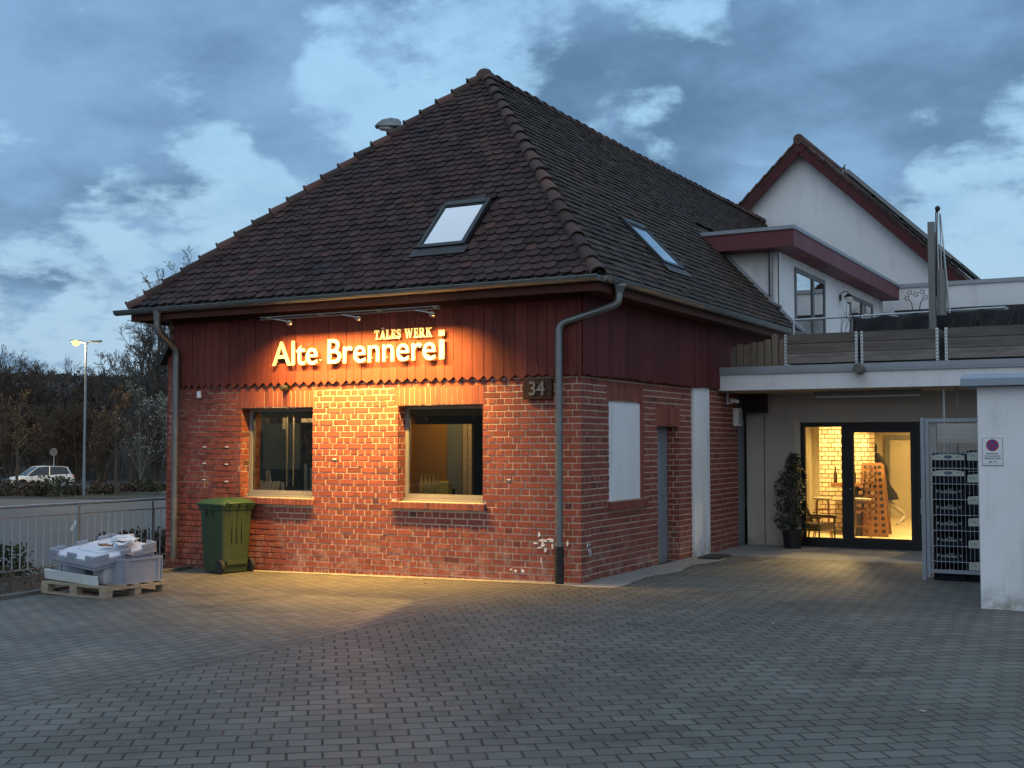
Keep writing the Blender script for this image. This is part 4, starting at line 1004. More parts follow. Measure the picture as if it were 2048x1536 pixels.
stool('round stool left of the glass door mullion, behind the armchair', (.98, 8.05, .05)); stool('round stool right of the door mullion, in front of the bottle rack', (1.67, 8.05, .05))
ac = thing('armchair', 'low dark leather armchair just inside the left glass pane', 'armchair', (.96, 7.55, .05), R(-15))
mb = MB(); mb.box(-.24, .26, -.26, .26, .18, .32); mb.build('seat', ['leather'], ac, bevel=.03)
mb = MB(); mb.obox((-.24, 0, .46), (.03, 0, -.015), (0, .25, 0), (-.08, 0, .17)); mb.build('backrest', ['leather'], ac, bevel=.025)
for s_ in (-1, 1):
    mb = MB(); mb.box(-.22, .27, s_*.27-.035, s_*.27+.035, .40, .44); mb.tube([(.24, s_*.27, .40), (.25, s_*.27, 0)], .016, 8); mb.tube([(-.22, s_*.27, .40), (-.28, s_*.27, 0)], .016, 8); mb.build('arm', ['leather'], ac)
sd_t = thing('serving_counter', 'small wooden counter carrying bottles in front of the pillar', 'counter', (1.22, 9.0, .05)); mb = MB(); mb.box(-.28, .28, -.20, .20, .92, .98); mb.build('top', ['in_wood'], sd_t, bevel=.006)
mb = MB(); mb.box(-.05, .26, -.14, .14, .0, .919); mb.build('base', ['in_dark'], sd_t)
mb = MB(); mb.lathe([(.036, 0), (.038, .01), (.038, .17), (.014, .23), (.013, .29), (.016, .30), (0, .30)], (0,0,0), 10)
ob = mb.build('counter_bottle', ['bottle'], smooth=40, loc=(1.00, 8.93, 1.03)); tag(ob, 'dark bottle at the left end of the counter', 'bottle', 'bottles on the counter')
tag(dup(ob, (1.16, 8.98, 1.03)), 'dark bottle standing second on the counter', 'bottle'); tag(dup(ob, (1.24, 8.95, 1.03)), 'dark bottle in the middle of the counter', 'bottle'); tag(dup(ob, (1.33, 9.0, 1.03)), 'dark bottle at the mullion end of the counter', 'bottle')

# ---- the person walking through the room, seen from behind and to the side
pr = thing('person', 'person in a long black coat and pale trousers walking away inside the room', 'person', (1.24, 12.35, .05), R(78)); pr.rotation_euler = (R(-9), 0, R(78))
def skin_body(name, verts, edges, mat, parent, sub=2):
    me = bpy.data.meshes.new(name); me.from_pydata([v[:3] for v in verts], edges, []); o = bpy.data.objects.new(name, me); COL.objects.link(o); o.parent = parent
    sk = o.modifiers.new('skin', 'SKIN'); sk.use_smooth_shade = True
    for i, v in enumerate(verts): me.skin_vertices[0].data[i].radius = (v[3], v[4] if len(v) > 4 else v[3]); me.skin_vertices[0].data[i].use_root = (i == 0)
    ss = o.modifiers.new('subsurf', 'SUBSURF'); ss.levels = sub; ss.render_levels = sub
    me.materials.append(M[mat]); return o
# walking along +y, left leg forward, right leg trailing with the heel lifted
V = [(0,0,.93,.14,.11),(0,.02,1.12,.13,.10),(0,.03,1.32,.15,.11),(0,.04,1.44,.09,.08),(0,.05,1.50,.055,.055),(0,.07,1.60,.085,.10),(0,.07,1.70,.075,.09),
     (-.09,.02,.86,.085,.09),(-.09,.20,.50,.058),(-.09,.24,.10,.042),(-.09,.38,.045,.035),
     (.09,-.02,.86,.085,.09),(.09,-.05,.49,.058),(.10,-.36,.17,.042),(.10,-.33,.05,.036),(.10,-.24,.035,.03),
     (-.19,.03,1.40,.06),(-.24,-.08,1.14,.047),(-.22,.06,.92,.036),(.19,.03,1.40,.06),(.24,.05,1.14,.047),(.20,.20,.94,.036)]
E_ = [(0,1),(1,2),(2,3),(3,4),(4,5),(5,6),(0,7),(7,8),(8,9),(9,10),(0,11),(11,12),(12,13),(13,14),(14,15),(3,16),(16,17),(17,18),(3,19),(19,20),(20,21)]
skin_body('body', V, E_, 'trousers', pr)
mb = MB(); prof = [(.50,.30,.25),(.62,.28,.23),(.80,.255,.20),(1.0,.235,.175),(1.2,.24,.165),(1.36,.245,.15),(1.46,.16,.11),(1.53,.075,.075)]
for z, a, b in prof:
    for k in range(20):
        t = 2*math.pi*k/20; q = 1+.05*math.sin(5*t)*(1.0 if z < .9 else .2); mb.v.append((a*math.cos(t)*q, b*math.sin(t)*q+(-.05 if z < .7 else .02), z))
for i in range(len(prof)-1):
    for k in range(20): mb.f.append((i*20+k, i*20+(k+1) % 20, (i+1)*20+(k+1) % 20, (i+1)*20+k)); mb.m.append(0)
for s_ in (-1, 1): mb.tube([(s_*.17, .03, 1.43), (s_*.25, -.03, 1.20), (s_*.275, -.02, 1.0), (s_*.22, .10, .86)], [.075, .07, .062, .055], 10)
mb.build('coat', ['coat'], pr, smooth=60)
mb = MB(); mb.lathe([(.0, -.13), (.07, -.11), (.105, -.03), (.11, .05), (.085, .11), (0, .135)], (0, .055, 1.655), 14); mb.build('hair', ['hair'], pr, smooth=60)
mb = MB()
for (x, y, z, a) in ((-.09, .30, 0, 0), (.10, -.30, .03, 35)):
    c, q = math.cos(R(-a)), math.sin(R(-a))
    for (v0, v1, h) in ((-.09, .17, .035), (-.08, .10, .075)): mb.obox((x, y+(v0+v1)/2*c, z+h/2-(v0+v1)/2*q*-1*0+abs((v0+v1)/2*q)*0+.003), (.042, 0, 0), (0, (v1-v0)/2*c, (v1-v0)/2*q), (0, 0, h/2))
mb.build('shoes', ['white'], pr, bevel=.015)

# ---- potted ficus
def leaf(mb, p, d, n, L, w, m=0):
    s_ = d.cross(n); 
    if s_.length < 1e-4: return
    s_.normalize(); mb.add([p, p+d*L*.5+s_*w, p+d*L+n*(-.15*L), p+d*L*.5-s_*w], [(0,1,2),(0,2,3)], m)
rg = random.Random(14)
pp = thing('potted_ficus', 'dark leafy potted tree in a black tub beside the glass door', 'potted plant', (.90, 6.38, .0))
mb = MB(); mb.lathe([(.14, 0), (.145, .02), (.172, .27), (.185, .275), (.185, .30), (.165, .30), (.16, .27), (0, .265)], (0,0,0), 20); mb.build('pot', ['black'], pp, smooth=40)
mb = MB(); br_ = []
for k in range(4):
    a = k*1.6; p = [(.02*math.cos(a), .02*math.sin(a), .26), (.05*math.cos(a), .05*math.sin(a), .55), (.07*math.cos(a+.5), .07*math.sin(a+.5), .95), (.05*math.cos(a), .05*math.sin(a), 1.35)]
    mb.tube(p, [.014, .011, .008, .004], 6)
lf = MB()
for _ in range(330):
    z = rg.uniform(.36, 1.60); r_ = (.25 if z < 1.0 else .25-.22*((z-1.0)/.6)**1.4)*math.sqrt(rg.uniform(.15, 1)); a = rg.uniform(0, 6.28)
    if .45 < z < .6: r_ *= 1.25
    p = Vector((math.cos(a)*r_+.03*math.sin(z*5), math.sin(a)*r_*.8, z)); mb.tube([Vector((.04*math.cos(a), .04*math.sin(a), z-.12)), p], .0022, 3, caps=False)
    for k in range(4):
        d = Vector((math.cos(a+rg.uniform(-1.3,1.3)), math.sin(a+rg.uniform(-1.3,1.3)), rg.uniform(-.9, .35))).normalized()
        leaf(lf, p+Vector((rg.uniform(-.03,.03), rg.uniform(-.03,.03), rg.uniform(-.03,.03))), d, Vector((rg.uniform(-.5,.5), rg.uniform(-.5,.5), 1)).normalized(), rg.uniform(.055, .10), rg.uniform(.014, .022))
mb.build('stem', ['bark'], pp); lf.build('foliage', ['leaf_dark'], pp, fix=False)
mt = MB(); mt.box(-.17, .17, -.35, .35, 0, .018); tag(mt.build('door_mat', ['rubber'], bevel=.004, loc=(.30, 4.15, .006), rot=(0, 0, R(4))), 'dark door mat on the concrete strip by the rendered strip', 'mat')
eb = thing('wall_vent_box', 'pale box with louvred front high on the brick pier', 'box', (-.02, 6.16, 2.22)); mb = MB(); mb.box(0, .09, -.12, .12, -.15, .16); mb.build('housing', ['white'], eb, bevel=.01)
mb = MB()
for k in range(6): mb.box(.0905, .096, -.085, .085, -.11+.042*k, -.085+.042*k)
mb.build('louvre', ['plaster_grey'], eb)
sc_ = thing('security_camera', 'small white camera on a bracket under the terrace edge', 'camera', (.0, 5.68, 2.52)); mb = MB(); mb.box(0, .02, -.03, .03, -.09, .09); mb.tube([(.01, 0, -.06), (.07, 0, -.07), (.10, 0, -.05)], .014, 8); mb.build('bracket', ['white'], sc_)
mb = MB(); mb.obox((.13, .0, -.03), (.07, -.02, -.015), (.01, .03, 0), (0, 0, .028)); mb.build('camera_body', ['white'], sc_, bevel=.008)

# ---- white shed with notice
sh = thing('white_shed', 'white rendered shed with a grey metal roof edge at the right edge', 'shed', (4.735, .07, 0))
mb = MB(); mb.box(0, 5, 0, 2.35, -.05, 2.40); mb.build('wall', ['plaster_base'], sh, bevel=.012)
mb = MB(); mb.box(-.15, 5.2, -.14, 2.45, 2.40, 2.475); mb.prism([(-.15, -.14), (5.2, -.14), (5.2, 2.45), (-.15, 2.45)], lambda u, v, d: (u if d < 1 else u*.98+.02, v if d < 1 else v*.9+.1, 2.4755 if d < 1 else 2.53), 0, 2); mb.build('roof_edge', ['zinc_roof'], sh)
ns = thing('no_stopping_sign', 'white no stopping notice with a red and blue disc on the shed wall', 'sign', (4.885, .068, 1.69))
mb = MB(); mb.box(-.105, .105, -.008, 0, -.15, .15); mb.build('plate', ['sign_white'], ns)
mb = MB(); 
for (a, b, c, d) in ((-.105,.105,-.15,-.1465),(-.105,.105,.1465,.15),(-.105,-.1015,-.1465,.1465),(.1015,.105,-.1465,.1465)): mb.box(a, b, -.0095, -.0081, c, d)
mb.build('border', ['ink'], ns)
mb = MB(); mb.lathe([(.0, -.0105), (.062, -.0105), (.062, -.0081)], (0, 0, .068), 32, axis='y'); mb.build('disc', ['sign_blue'], ns)
mb = MB(); V = []
for r_ in (.064, .050):
    for k in range(32): V.append((math.cos(2*math.pi*k/32)*r_, -.0118, .068+math.sin(2*math.pi*k/32)*r_))
mb.add(V, [(k, (k+1) % 32, 32+(k+1) % 32, 32+k) for k in range(32)])
for s_ in (-1, 1): mb.obox((0, -.0112-.0002*s_, .068), (.036, 0, .036*s_), (0, .0004, 0), (-.0046, 0, .0046*s_))
mb.build('red_cross', ['sign_red'], ns)
mb = MB(); fn = lambda u, v, d: (u, -.0085-d, v)
text_into(mb, 'EINFAHRT', (-.062, .062, -.032, -.015), fn, .001, offset=.02); text_into(mb, 'TAG & NACHT', (-.084, .084, -.058, -.041), fn, .001, offset=.02); text_into(mb, 'FREIHALTEN', (-.082, .082, -.084, -.067), fn, .001, offset=.02)
mb.prism([(-.04,-.118),(-.012,-.118),(-.012,-.104),(-.022,-.102),(-.026,-.108),(-.04,-.108)], fn, 0, .001); mb.prism([(-.010,-.112),(.012,-.100),(.012,-.104),(-.010,-.116)], fn, 0, .001); mb.prism([(.012,-.104),(.040,-.116),(.040,-.110),(.030,-.101),(.018,-.098)], fn, 0, .001)
mb.box(-.085, .085, -.0095, -.0085, -.1325, -.131); mb.build('lettering', ['ink'], ns)

# ---- mesh cage with drink crates
cg = thing('mesh_cage', 'galvanised mesh cage standing against the white shed', 'cage', (3.69, 2.56, 0))
mb = MB(); mb.box(0, .05, 0, .05, 0, 2.11); mb.box(.06, .105, -.004, .04, .04, 2.10); mb.box(.105, 2.0, 0, .04, 2.055, 2.10); mb.box(.105, 2.0, 0, .04, .10, .145); mb.box(0, .04, .05, 1.1, 2.05, 2.09); mb.build('frame', ['zinc_matt'], cg)
mb = MB()
for k in range(30):
    x = .13+.0515*k
    if x < 1.9: mb.tube([(x, .018, .145), (x, .018, 2.055)], .0028, 5, caps=False)
for k in range(10): mb.tube([(.105, .012, .25+.2*k), (1.95, .012, .25+.2*k)], .0036, 5, caps=False)
for k in range(19): mb.tube([(.02, .10+.0515*k, .1), (.02, .10+.0515*k, 2.05)], .0028, 5, caps=False)
mb.build('wire_mesh', ['steel'], cg)
mb = MB(); mb.box(-.012, .0, .0, .03, .85, 1.05); mb.build('latch', ['zinc'], cg)
mb = MB(); mb.box(.11, .9, .62, .66, 1.78, 2.04); tag(mb.build('rear_sheet', ['plaster_grey'], cg))
def crate(loc, w, d, h, kind, lab):
    c = thing('drinks_crate', lab, 'crate', loc, 0, 'drinks crates in the cage'); mb = MB(); t = .012
    mb.box(-w/2, w/2, 0, d, 0, h*.16); mb.box(-w/2, w/2, 0, t, h*.16, h*.66); mb.box(-w/2, w/2, d-t, d, h*.16, h*.96); mb.box(-w/2, -w/2+t, t, d-t, h*.16, h*.96); mb.box(w/2-t, w/2, t, d-t, h*.16, h*.96)
    mb.box(-w/2-.004, w/2+.004, -.006, -.0005, .004, h*.10)
    mb.build('body', ['crate_dark'], c)
    if kind in 'BR':
        z0, z1 = (h*.50, h*.90) if kind == 'R' else (h*.48, h*.86); cv = .018; P_ = [(-w/2+.004, z0), (w/2-.004, z0), (w/2-.004, z1-cv)]+[(w/2-.004-(w-.008)*k/8, z1-cv*(2*k/8-1)**2) for k in range(1, 8)]+[(-w/2+.004, z1-cv)]
        mb = MB(); mb.prism(P_, lambda u, v, d_: (u, -.007-d_, v), 0, .007); b_ = mb.build('handle_band', ['crate_label'], c)
        mb = MB(); zc = (z0+z1)/2; mb.prism([(.052*math.cos(R(30*k)), zc+.30*(z1-z0)*math.sin(R(30*k))) for k in range(12)], lambda u, v, d_: (u, -.0145-d_, v), 0, .0008)
        for s_ in (-1, 1):
            mb.beam((s_*.10, -.0148, zc-.012), (s_*.125, -.0148, zc+.012), .0012, .006); mb.beam((s_*.125, -.0148, zc+.012), (s_*.145, -.0148, zc-.004), .0012, .006)
        mb.build('emblem', ['crate_ink'], b_)
    else:
        mb = MB(); r_ = random.Random(5); x = -.10; zc = h*.46
        while x < .10:
            hh = r_.choice((.014, .014, .02, .028)); mb.beam((x, -.003, zc), (x+.006, -.003, zc+hh), .002, .006, up=(1,0,0)); x += r_.uniform(.010, .016)
        mb.box(-.105, .10, -.003, -.001, zc-.010, zc-.006); mb.beam((-.155, -.003, zc-.004), (-.135, -.003, zc+.032), .002, .008, up=(1,0,0)); mb.beam((-.155, -.003, zc+.022), (-.128, -.003, zc+.006), .002, .008, up=(1,0,0)); mb.box(-.02, .04, -.003, -.001, zc+.038, zc+.043)
        mb.beam((.125, -.003, zc+.03), (.135, -.003, zc), .002, .006, up=(1,0,0)); mb.beam((.15, -.003, zc+.03), (.135, -.003, zc), .002, .006, up=(1,0,0))
        mb.build('print', ['crate_text'], c)
    return c
nm = ['bottom', 'second', 'third', 'fourth', 'fifth', 'sixth', 'seventh', 'eighth', 'top']
for k in range(8):
    kind = 'T' if k < 6 else 'B'
    crate((4.02, 2.64, .008+.2075*k), .40, .30, .206, kind, ('flat dark crate with white print, %s of the left stack in the cage' if k < 6 else 'dark crate with pale curved band, %s of the left stack in the cage') % (nm[k] if k < 7 else 'top'))
for k in range(6): crate((4.45, 2.64, .008+.2815*k), .40, .30, .28, 'R', 'dark crate with tall pale handle band, %s of the right stack in the cage' % (nm[k] if k < 5 else 'top'))

# ---- terrace planters, picket screen, railing, tarpaulin, parasol
pln = ['left', 'middle', 'right']
def planter(x0, x1, lab):
    cx = (x0+x1)/2; p = thing('pallet_planter', lab, 'planter', (cx, 5.22, 3.022), 0, 'wooden planters on the terrace edge'); w = (x1-x0)/2; d = .78; rg = random.Random(int(x0*10))
    mb = MB()
    for k, (z0, z1) in enumerate(((.03, .185), (.195, .342), (.352, .50))):
        j = rg.uniform(-.003, .003); mb.box(-w+.03, w-.03, j, .022+j, z0+rg.uniform(-.003,.003), z1+rg.uniform(-.004,.004)); mb.box(-w+.03, w-.03, d-.022, d, z0, z1); mb.box(-w, -w+.022, .025, d-.025, z0, z1); mb.box(w-.022, w, .025, d-.025, z0, z1)
    mb.build('boards', ['greywood'], p)
    mb = MB(); mb.box(-w+.03, w-.03, .03, d-.03, .05, .44); mb.build('soil', ['soil'], p)
    for sx_ in (-1, 1):
        mb = MB(); a, b = sorted((sx_*(w+.002), sx_*(w-.032))); mb.box(a, b, -.010, -.004, .01, .505); a2, b2 = sorted((sx_*(w+.006), sx_*(w+.001))); mb.box(a2, b2, -.010, .05, .01, .505)
        for k in range(9): mb.box(a+.006, b-.006, -.0125, -.0101, .03+.053*k, .055+.053*k, 1)
        mb.build('corner_hinge', ['hinge', 'zinc'], p)
    return p
planter(1.135, 2.285, 'weathered wooden planter on the terrace edge, next to the picket screen'); planter(2.345, 3.495, 'middle weathered wooden planter on the terrace edge, below the parasol'); planter(3.60, 4.80, 'weathered wooden planter on the terrace edge, farthest from the brick house')
pk_ = thing('picket_screen', 'short screen of rough upright boards between roof eaves and planters', 'fence', (.68, 5.24, 3.022)); mb = MB(); rg = random.Random(31)
for k in range(8):
    x = -.42+.118*k; h = .36+.012*k+rg.uniform(-.02, .02)+(.06 if k == 6 else 0); w = .050
    mb.prism([(x-w, 0), (x+w, 0), (x+w, h-(.0 if k != 6 else .05)), (x, h+(.0 if k != 6 else .03)), (x-w, h-rg.uniform(0, .02))], lambda u, v, d: (u, d, v), rg.uniform(-.006, .006), .022)
mb.build('pickets', ['greywood_z'], pk_); mb = MB(); mb.box(-.46, .46, .024, .05, .12, .18); mb.build('rail', ['greywood'], pk_)
tr = thing('terrace_railing', 'thin steel railing behind the planters on the terrace', 'railing', (1.0, 6.15, 3.02))
mb = MB(); mb.tube([(0, 0, .83), (3.35, 0, .865)], .018, 8); mb.tube([(.3, 0, .52), (6, 0, .55)], .008, 6); mb.tube([(3.35, 0, .865), (3.7, .8, .62), (6.5, .8, .62)], .015, 8); mb.build('rail', ['steel'], tr)
for x in (.02, 1.16, 2.3, 3.35):
    mb = MB(); mb.tube([(x, 0, 0), (x, 0, .84)], .02, 8); mb.build('post', ['steel'], tr)
mb = MB()
for k in range(9): mb.tube([(.32+.12*k, 0, 0), (.32+.12*k, 0, .52)], .005, 5)
mb.build('bars', ['steel'], tr)
tp = MB(); nu, nv = 40, 8
for j in range(nv+1):
    for i in range(nu+1):
        u = i/nu; x = 2.02+2.65*u; sag = .05*abs(math.sin(u*math.pi*5.3))*(1 if j == 0 else .5); z = 3.86-.012*0-.50*j/nv-sag*(1-j/nv)+.03*u
        y = 6.13-.02+.05*math.sin(u*31+j*.9)*(j/nv)-.06*(j/nv)+.03*math.sin(u*70+j*1.7)*(j/nv); tp.v.append((x, y, z))
for j in range(nv):
    for i in range(nu): tp.f.append((j*(nu+1)+i, j*(nu+1)+i+1, (j+1)*(nu+1)+i+1, (j+1)*(nu+1)+i)); tp.m.append(0)
o = tp.build('tarpaulin', ['tarp'], smooth=80); o.modifiers.new('thickness', 'SOLIDIFY').thickness = .006; tag(o, 'sagging black tarpaulin hung on the terrace railing', 'tarpaulin')
ps = thing('folded_parasol', 'folded grey parasol hanging from a square post on the terrace', 'parasol', (3.36, 5.60, 3.05))
mb = MB(); mb.box(-.05, .05, -.04, .04, 0, 2.17); mb.build('post', ['canvas'], ps, bevel=.006)
mb = MB(); mb.tube([(.075, 0, 1.0), (.085, 0, 2.30)], .022, 10); mb.tube([(.085, 0, 2.30), (.10, 0, 2.40), (.13, 0, 2.36)], .022, 10); mb.lathe([(.0, 2.42), (.035, 2.40), (.04, 2.36), (.025, 2.33)], (.10, 0, 0), 10); mb.build('mast', ['dark_metal'], ps, smooth=40)
mb = MB()
for i, (x0, x1, z0, z1) in enumerate(((.09, .115, 2.30, .72), (.13, .15, 2.30, .70), (.14, .235, 2.28, .74), (.145, .26, 2.26, .735), (.055, .07, 2.0, .70))): mb.tube([(x0, .02*(i % 3-1), z0), (x1, .03*(i % 3-1), z1)], .0105, 6)
mb.build('rib', ['steel'], ps)
mb = MB(); 
for z, a in ((1.42, .055), (1.3, .062), (.95, .062), (.70, .058)):
    for k in range(14):
        t = 2*math.pi*k/14; q = 1+.14*math.cos(7*t); mb.v.append((.14+a*math.cos(t)*q, a*math.sin(t)*q, z))
for i in range(3):
    for k in range(14): mb.f.append((i*14+k, i*14+(k+1) % 14, (i+1)*14+(k+1) % 14, (i+1)*14+k)); mb.m.append(0)
mb.f.append(tuple(42+k for k in range(14))); mb.m.append(0)
mb.build('cloth', ['canvas'], ps, smooth=60)
wl = thing('wall_lantern', 'dark hanging lantern on a curved arm beside the terrace doors', 'lantern', (.03, 13.55, 5.08)); wl.scale = (.62, .62, .62); mb = MB(); mb.box(-.03, .02, -.05, .05, -.12, .10); mb.tube([(.0, 0, .02), (.03, 0, .16), (.12, 0, .21), (.24, 0, .20), (.28, 0, .14)], .018, 8); mb.build('arm', ['dark_metal'], wl)
mb = MB(); mb.lathe([(.02, .14), (.06, .11), (.17, .02), (.17, .0)], (.28, 0, 0), 12); mb.lathe([(.06, -.20), (.03, -.24), (0, -.27)], (.28, 0, 0), 10); mb.build('cap', ['dark_metal'], wl)
mb = MB(); mb.lathe([(.14, .0), (.15, -.05), (.06, -.20)], (.28, 0, 0), 12); mb.build('lantern_glass', ['headlamp'], wl)
wd = MB(); P_ = []
vs = [(-.17,0),(-.18,.05),(-.10,.14),(-.05,.25),(-.06,.33),(-.10,.40)]
wd.tube([(a, 0, b) for a, b in vs], .007, 5); wd.tube([(-a, 0, b) for a, b in vs], .007, 5)
for cx, cz in ((-.13,.42),(-.09,.50),(0,.47),(.09,.50),(.13,.42)): wd.tube([(cx+.045*math.cos(R(36*k))*(1 if k % 2 else .45), 0, cz+.045*math.sin(R(36*k))*(1 if k % 2 else .45)) for k in range(11)], .006, 5)
wv = wd.build('wire_vase', ['dark_metal'], loc=(2.50, 9.0, 3.92)); wv.scale = (1.25, 1.25, 1.25); tag(wv, 'thin black wire outline of a vase with flowers before the far white wall', 'decoration')
def stems(name, label, cat, loc, n, h, spread, seed, mat='bark', group=None):
    r_ = random.Random(seed); mb = MB()
    for k in range(n):
        x, y = r_.uniform(-spread, spread), r_.uniform(-.08, .08); hh = h*r_.uniform(.5, 1); lx = r_.uniform(-.12, .12)
        pts = [(x, y, 0), (x+lx*.3, y, hh*.4), (x+lx*.8, y+.02, hh*.8), (x+lx, y, hh)]; mb.tube(pts, [.005, .004, .003, .0015], 4)
        for q in range(3):
            t = r_.uniform(.4, .9); b_ = Vector((x+lx*t, y, hh*t)); mb.tube([b_, b_+Vector((r_.uniform(-.1,.1), r_.uniform(-.05,.05), r_.uniform(.05,.14)))], [.0025, .001], 3)
    return tag(mb.build(name, [mat], loc=loc), label, cat, group)
stems('dry_stems', 'bare dry stems growing from the planter beside the picket screen', 'plant', (2.02, 5.6, 3.45), 9, .62, .16, 3)
stems('dry_stems', 'dry stems in the middle planter near the parasol post', 'plant', (3.1, 5.6, 3.45), 6, .32, .3, 4)
stems('dry_stems', 'dry stems in the planter farthest from the brick house', 'plant', (4.1, 5.6, 3.45), 12, .42, .5, 5)

# ---- gable house behind
gh = thing('gable_house', 'tall white gable house with dark red tiled roof behind the terrace', 'house', (-2.38, 19.3, 0))
AZ, HW = 10.25, 4.40; SL = .97
mb = MB(); mb.prism([(-HW, -1.5), (HW, -1.5), (HW, AZ-.24-SL*HW), (0, AZ-.24), (-HW, AZ-.24-SL*HW)], lambda u, v, d: (u, d, v), 0, 11); mb.build('wall', ['plaster'], gh)
n = Vector((SL, 0, 1)).normalized()
for s_, nm_ in ((-1, 'roof'), (1, 'roof')):
    mb = MB(); a = Vector((0, -.32, AZ-.02)); e_ = Vector((s_*(HW+.5), -.32, AZ-.02-SL*(HW+.5))); d = (e_-a); L_ = d.length; d.normalize(); nn = Vector((s_*SL, 0, 1)).normalized()
    mb.obox((a+e_)/2+Vector((0, 5.8, 0))-nn*.05, d*(L_/2), Vector((0, 5.8, 0)), nn*.03)
    k = int(L_/.33)
    for i in range(k):
        c = a+d*(.33*i+.17); mb.obox(c+Vector((0, 5.8, 0))+nn*.005+nn*.0, d*.18+nn*-.012, Vector((0, 5.86, 0)), nn*.022)
    r_ = mb.build('roof', ['tile_cap' if s_ < 0 else 'tile_cap'], gh)
    mb = MB(); mb.obox((a+e_)/2+Vector((0, .02, 0))-nn*.20, d*(L_/2), Vector((0, .035, 0)), nn*.11)
    mb.build('verge_board', ['verge'], r_)
mb = MB(); mb.lathe([(.15, -.37), (.15, 11.4)], (0, 0, AZ-.02), 12, axis='y'); mb.build('ridge', ['tile_cap'], gh, smooth=40)
d = Vector((1, 0, -SL)).normalized(); nn = Vector((SL, 0, 1)).normalized(); L_ = HW/abs(d.x)
for i in range(4):
    c = Vector((0, -.15+.55, AZ))+d*(1.55+1.02*i+.5)+nn*.20; mb = MB(); mb.obox(c+Vector((0, 4.2, 0)), d*.50, Vector((0, 4.6, 0)), nn*.02); sp = mb.build('solar_panel', ['zinc'], gh); mb = MB(); mb.obox(c+Vector((0, 4.2, 0))-nn*.08, d*.46, Vector((0, 4.45, 0)), nn*.055); mb.build('mount_and_gap_shade', ['black'], sp)  # black block stands for rails and the shaded gap under the panel
    mb = MB(); mb.obox(c+Vector((0, 4.2, 0))+nn*.022, d*.48, Vector((0, 4.55, 0)), nn*.002); mb.build('cells', ['solar'], sp)
mb = MB(); c = Vector((0, -.28, AZ))+nn*.16
mb.beam(c+d*1.5, c+d*5.4, .04, .05); mb.beam(c+d*1.62+nn*-.12, c+d*1.50+nn*.10, .04, .04); mb.build('panel_rail', ['zinc'], gh)
mb = MB(); mb.box(-.15, .15, -.345, -.25, AZ-.40, AZ-.05); mb.build('apex_board', ['verge'], gh)
# ------------------------------------------------------------------ things fixed to the front wall
sign = thing('shop_sign', 'raised cream lettering on the dark red boards above the shop windows', 'sign', (-3.5, -.07, 2.93))
SX, SY, SZ = -3.5, -.07, 2.93
fs = lambda u, v, d: (u-SX, -.028-d, v-SZ)
mb = MB()
text_into(mb, 'Alte Brennere', (-4.965, -2.125, 2.905, 3.262), fs, .025, offset=.004, spacing=1.0)
mb.box(-2.062-SX, -1.985-SX, -.053, -.028, 2.912-SZ, 3.178-SZ); mb.box(-2.07-SX, -1.98-SX, -.053, -.028, 3.226-SZ, 3.305-SZ)
for u in (-4.9, -4.6, -4.35, -4.1, -3.8, -3.5, -3.2, -2.95, -2.7, -2.5, -2.25, -2.08): mb.box(u-SX-.006, u-SX+.006, -.03, .005, .03, .05)
a_ = mb.build('large_lettering', ['letter'], sign)
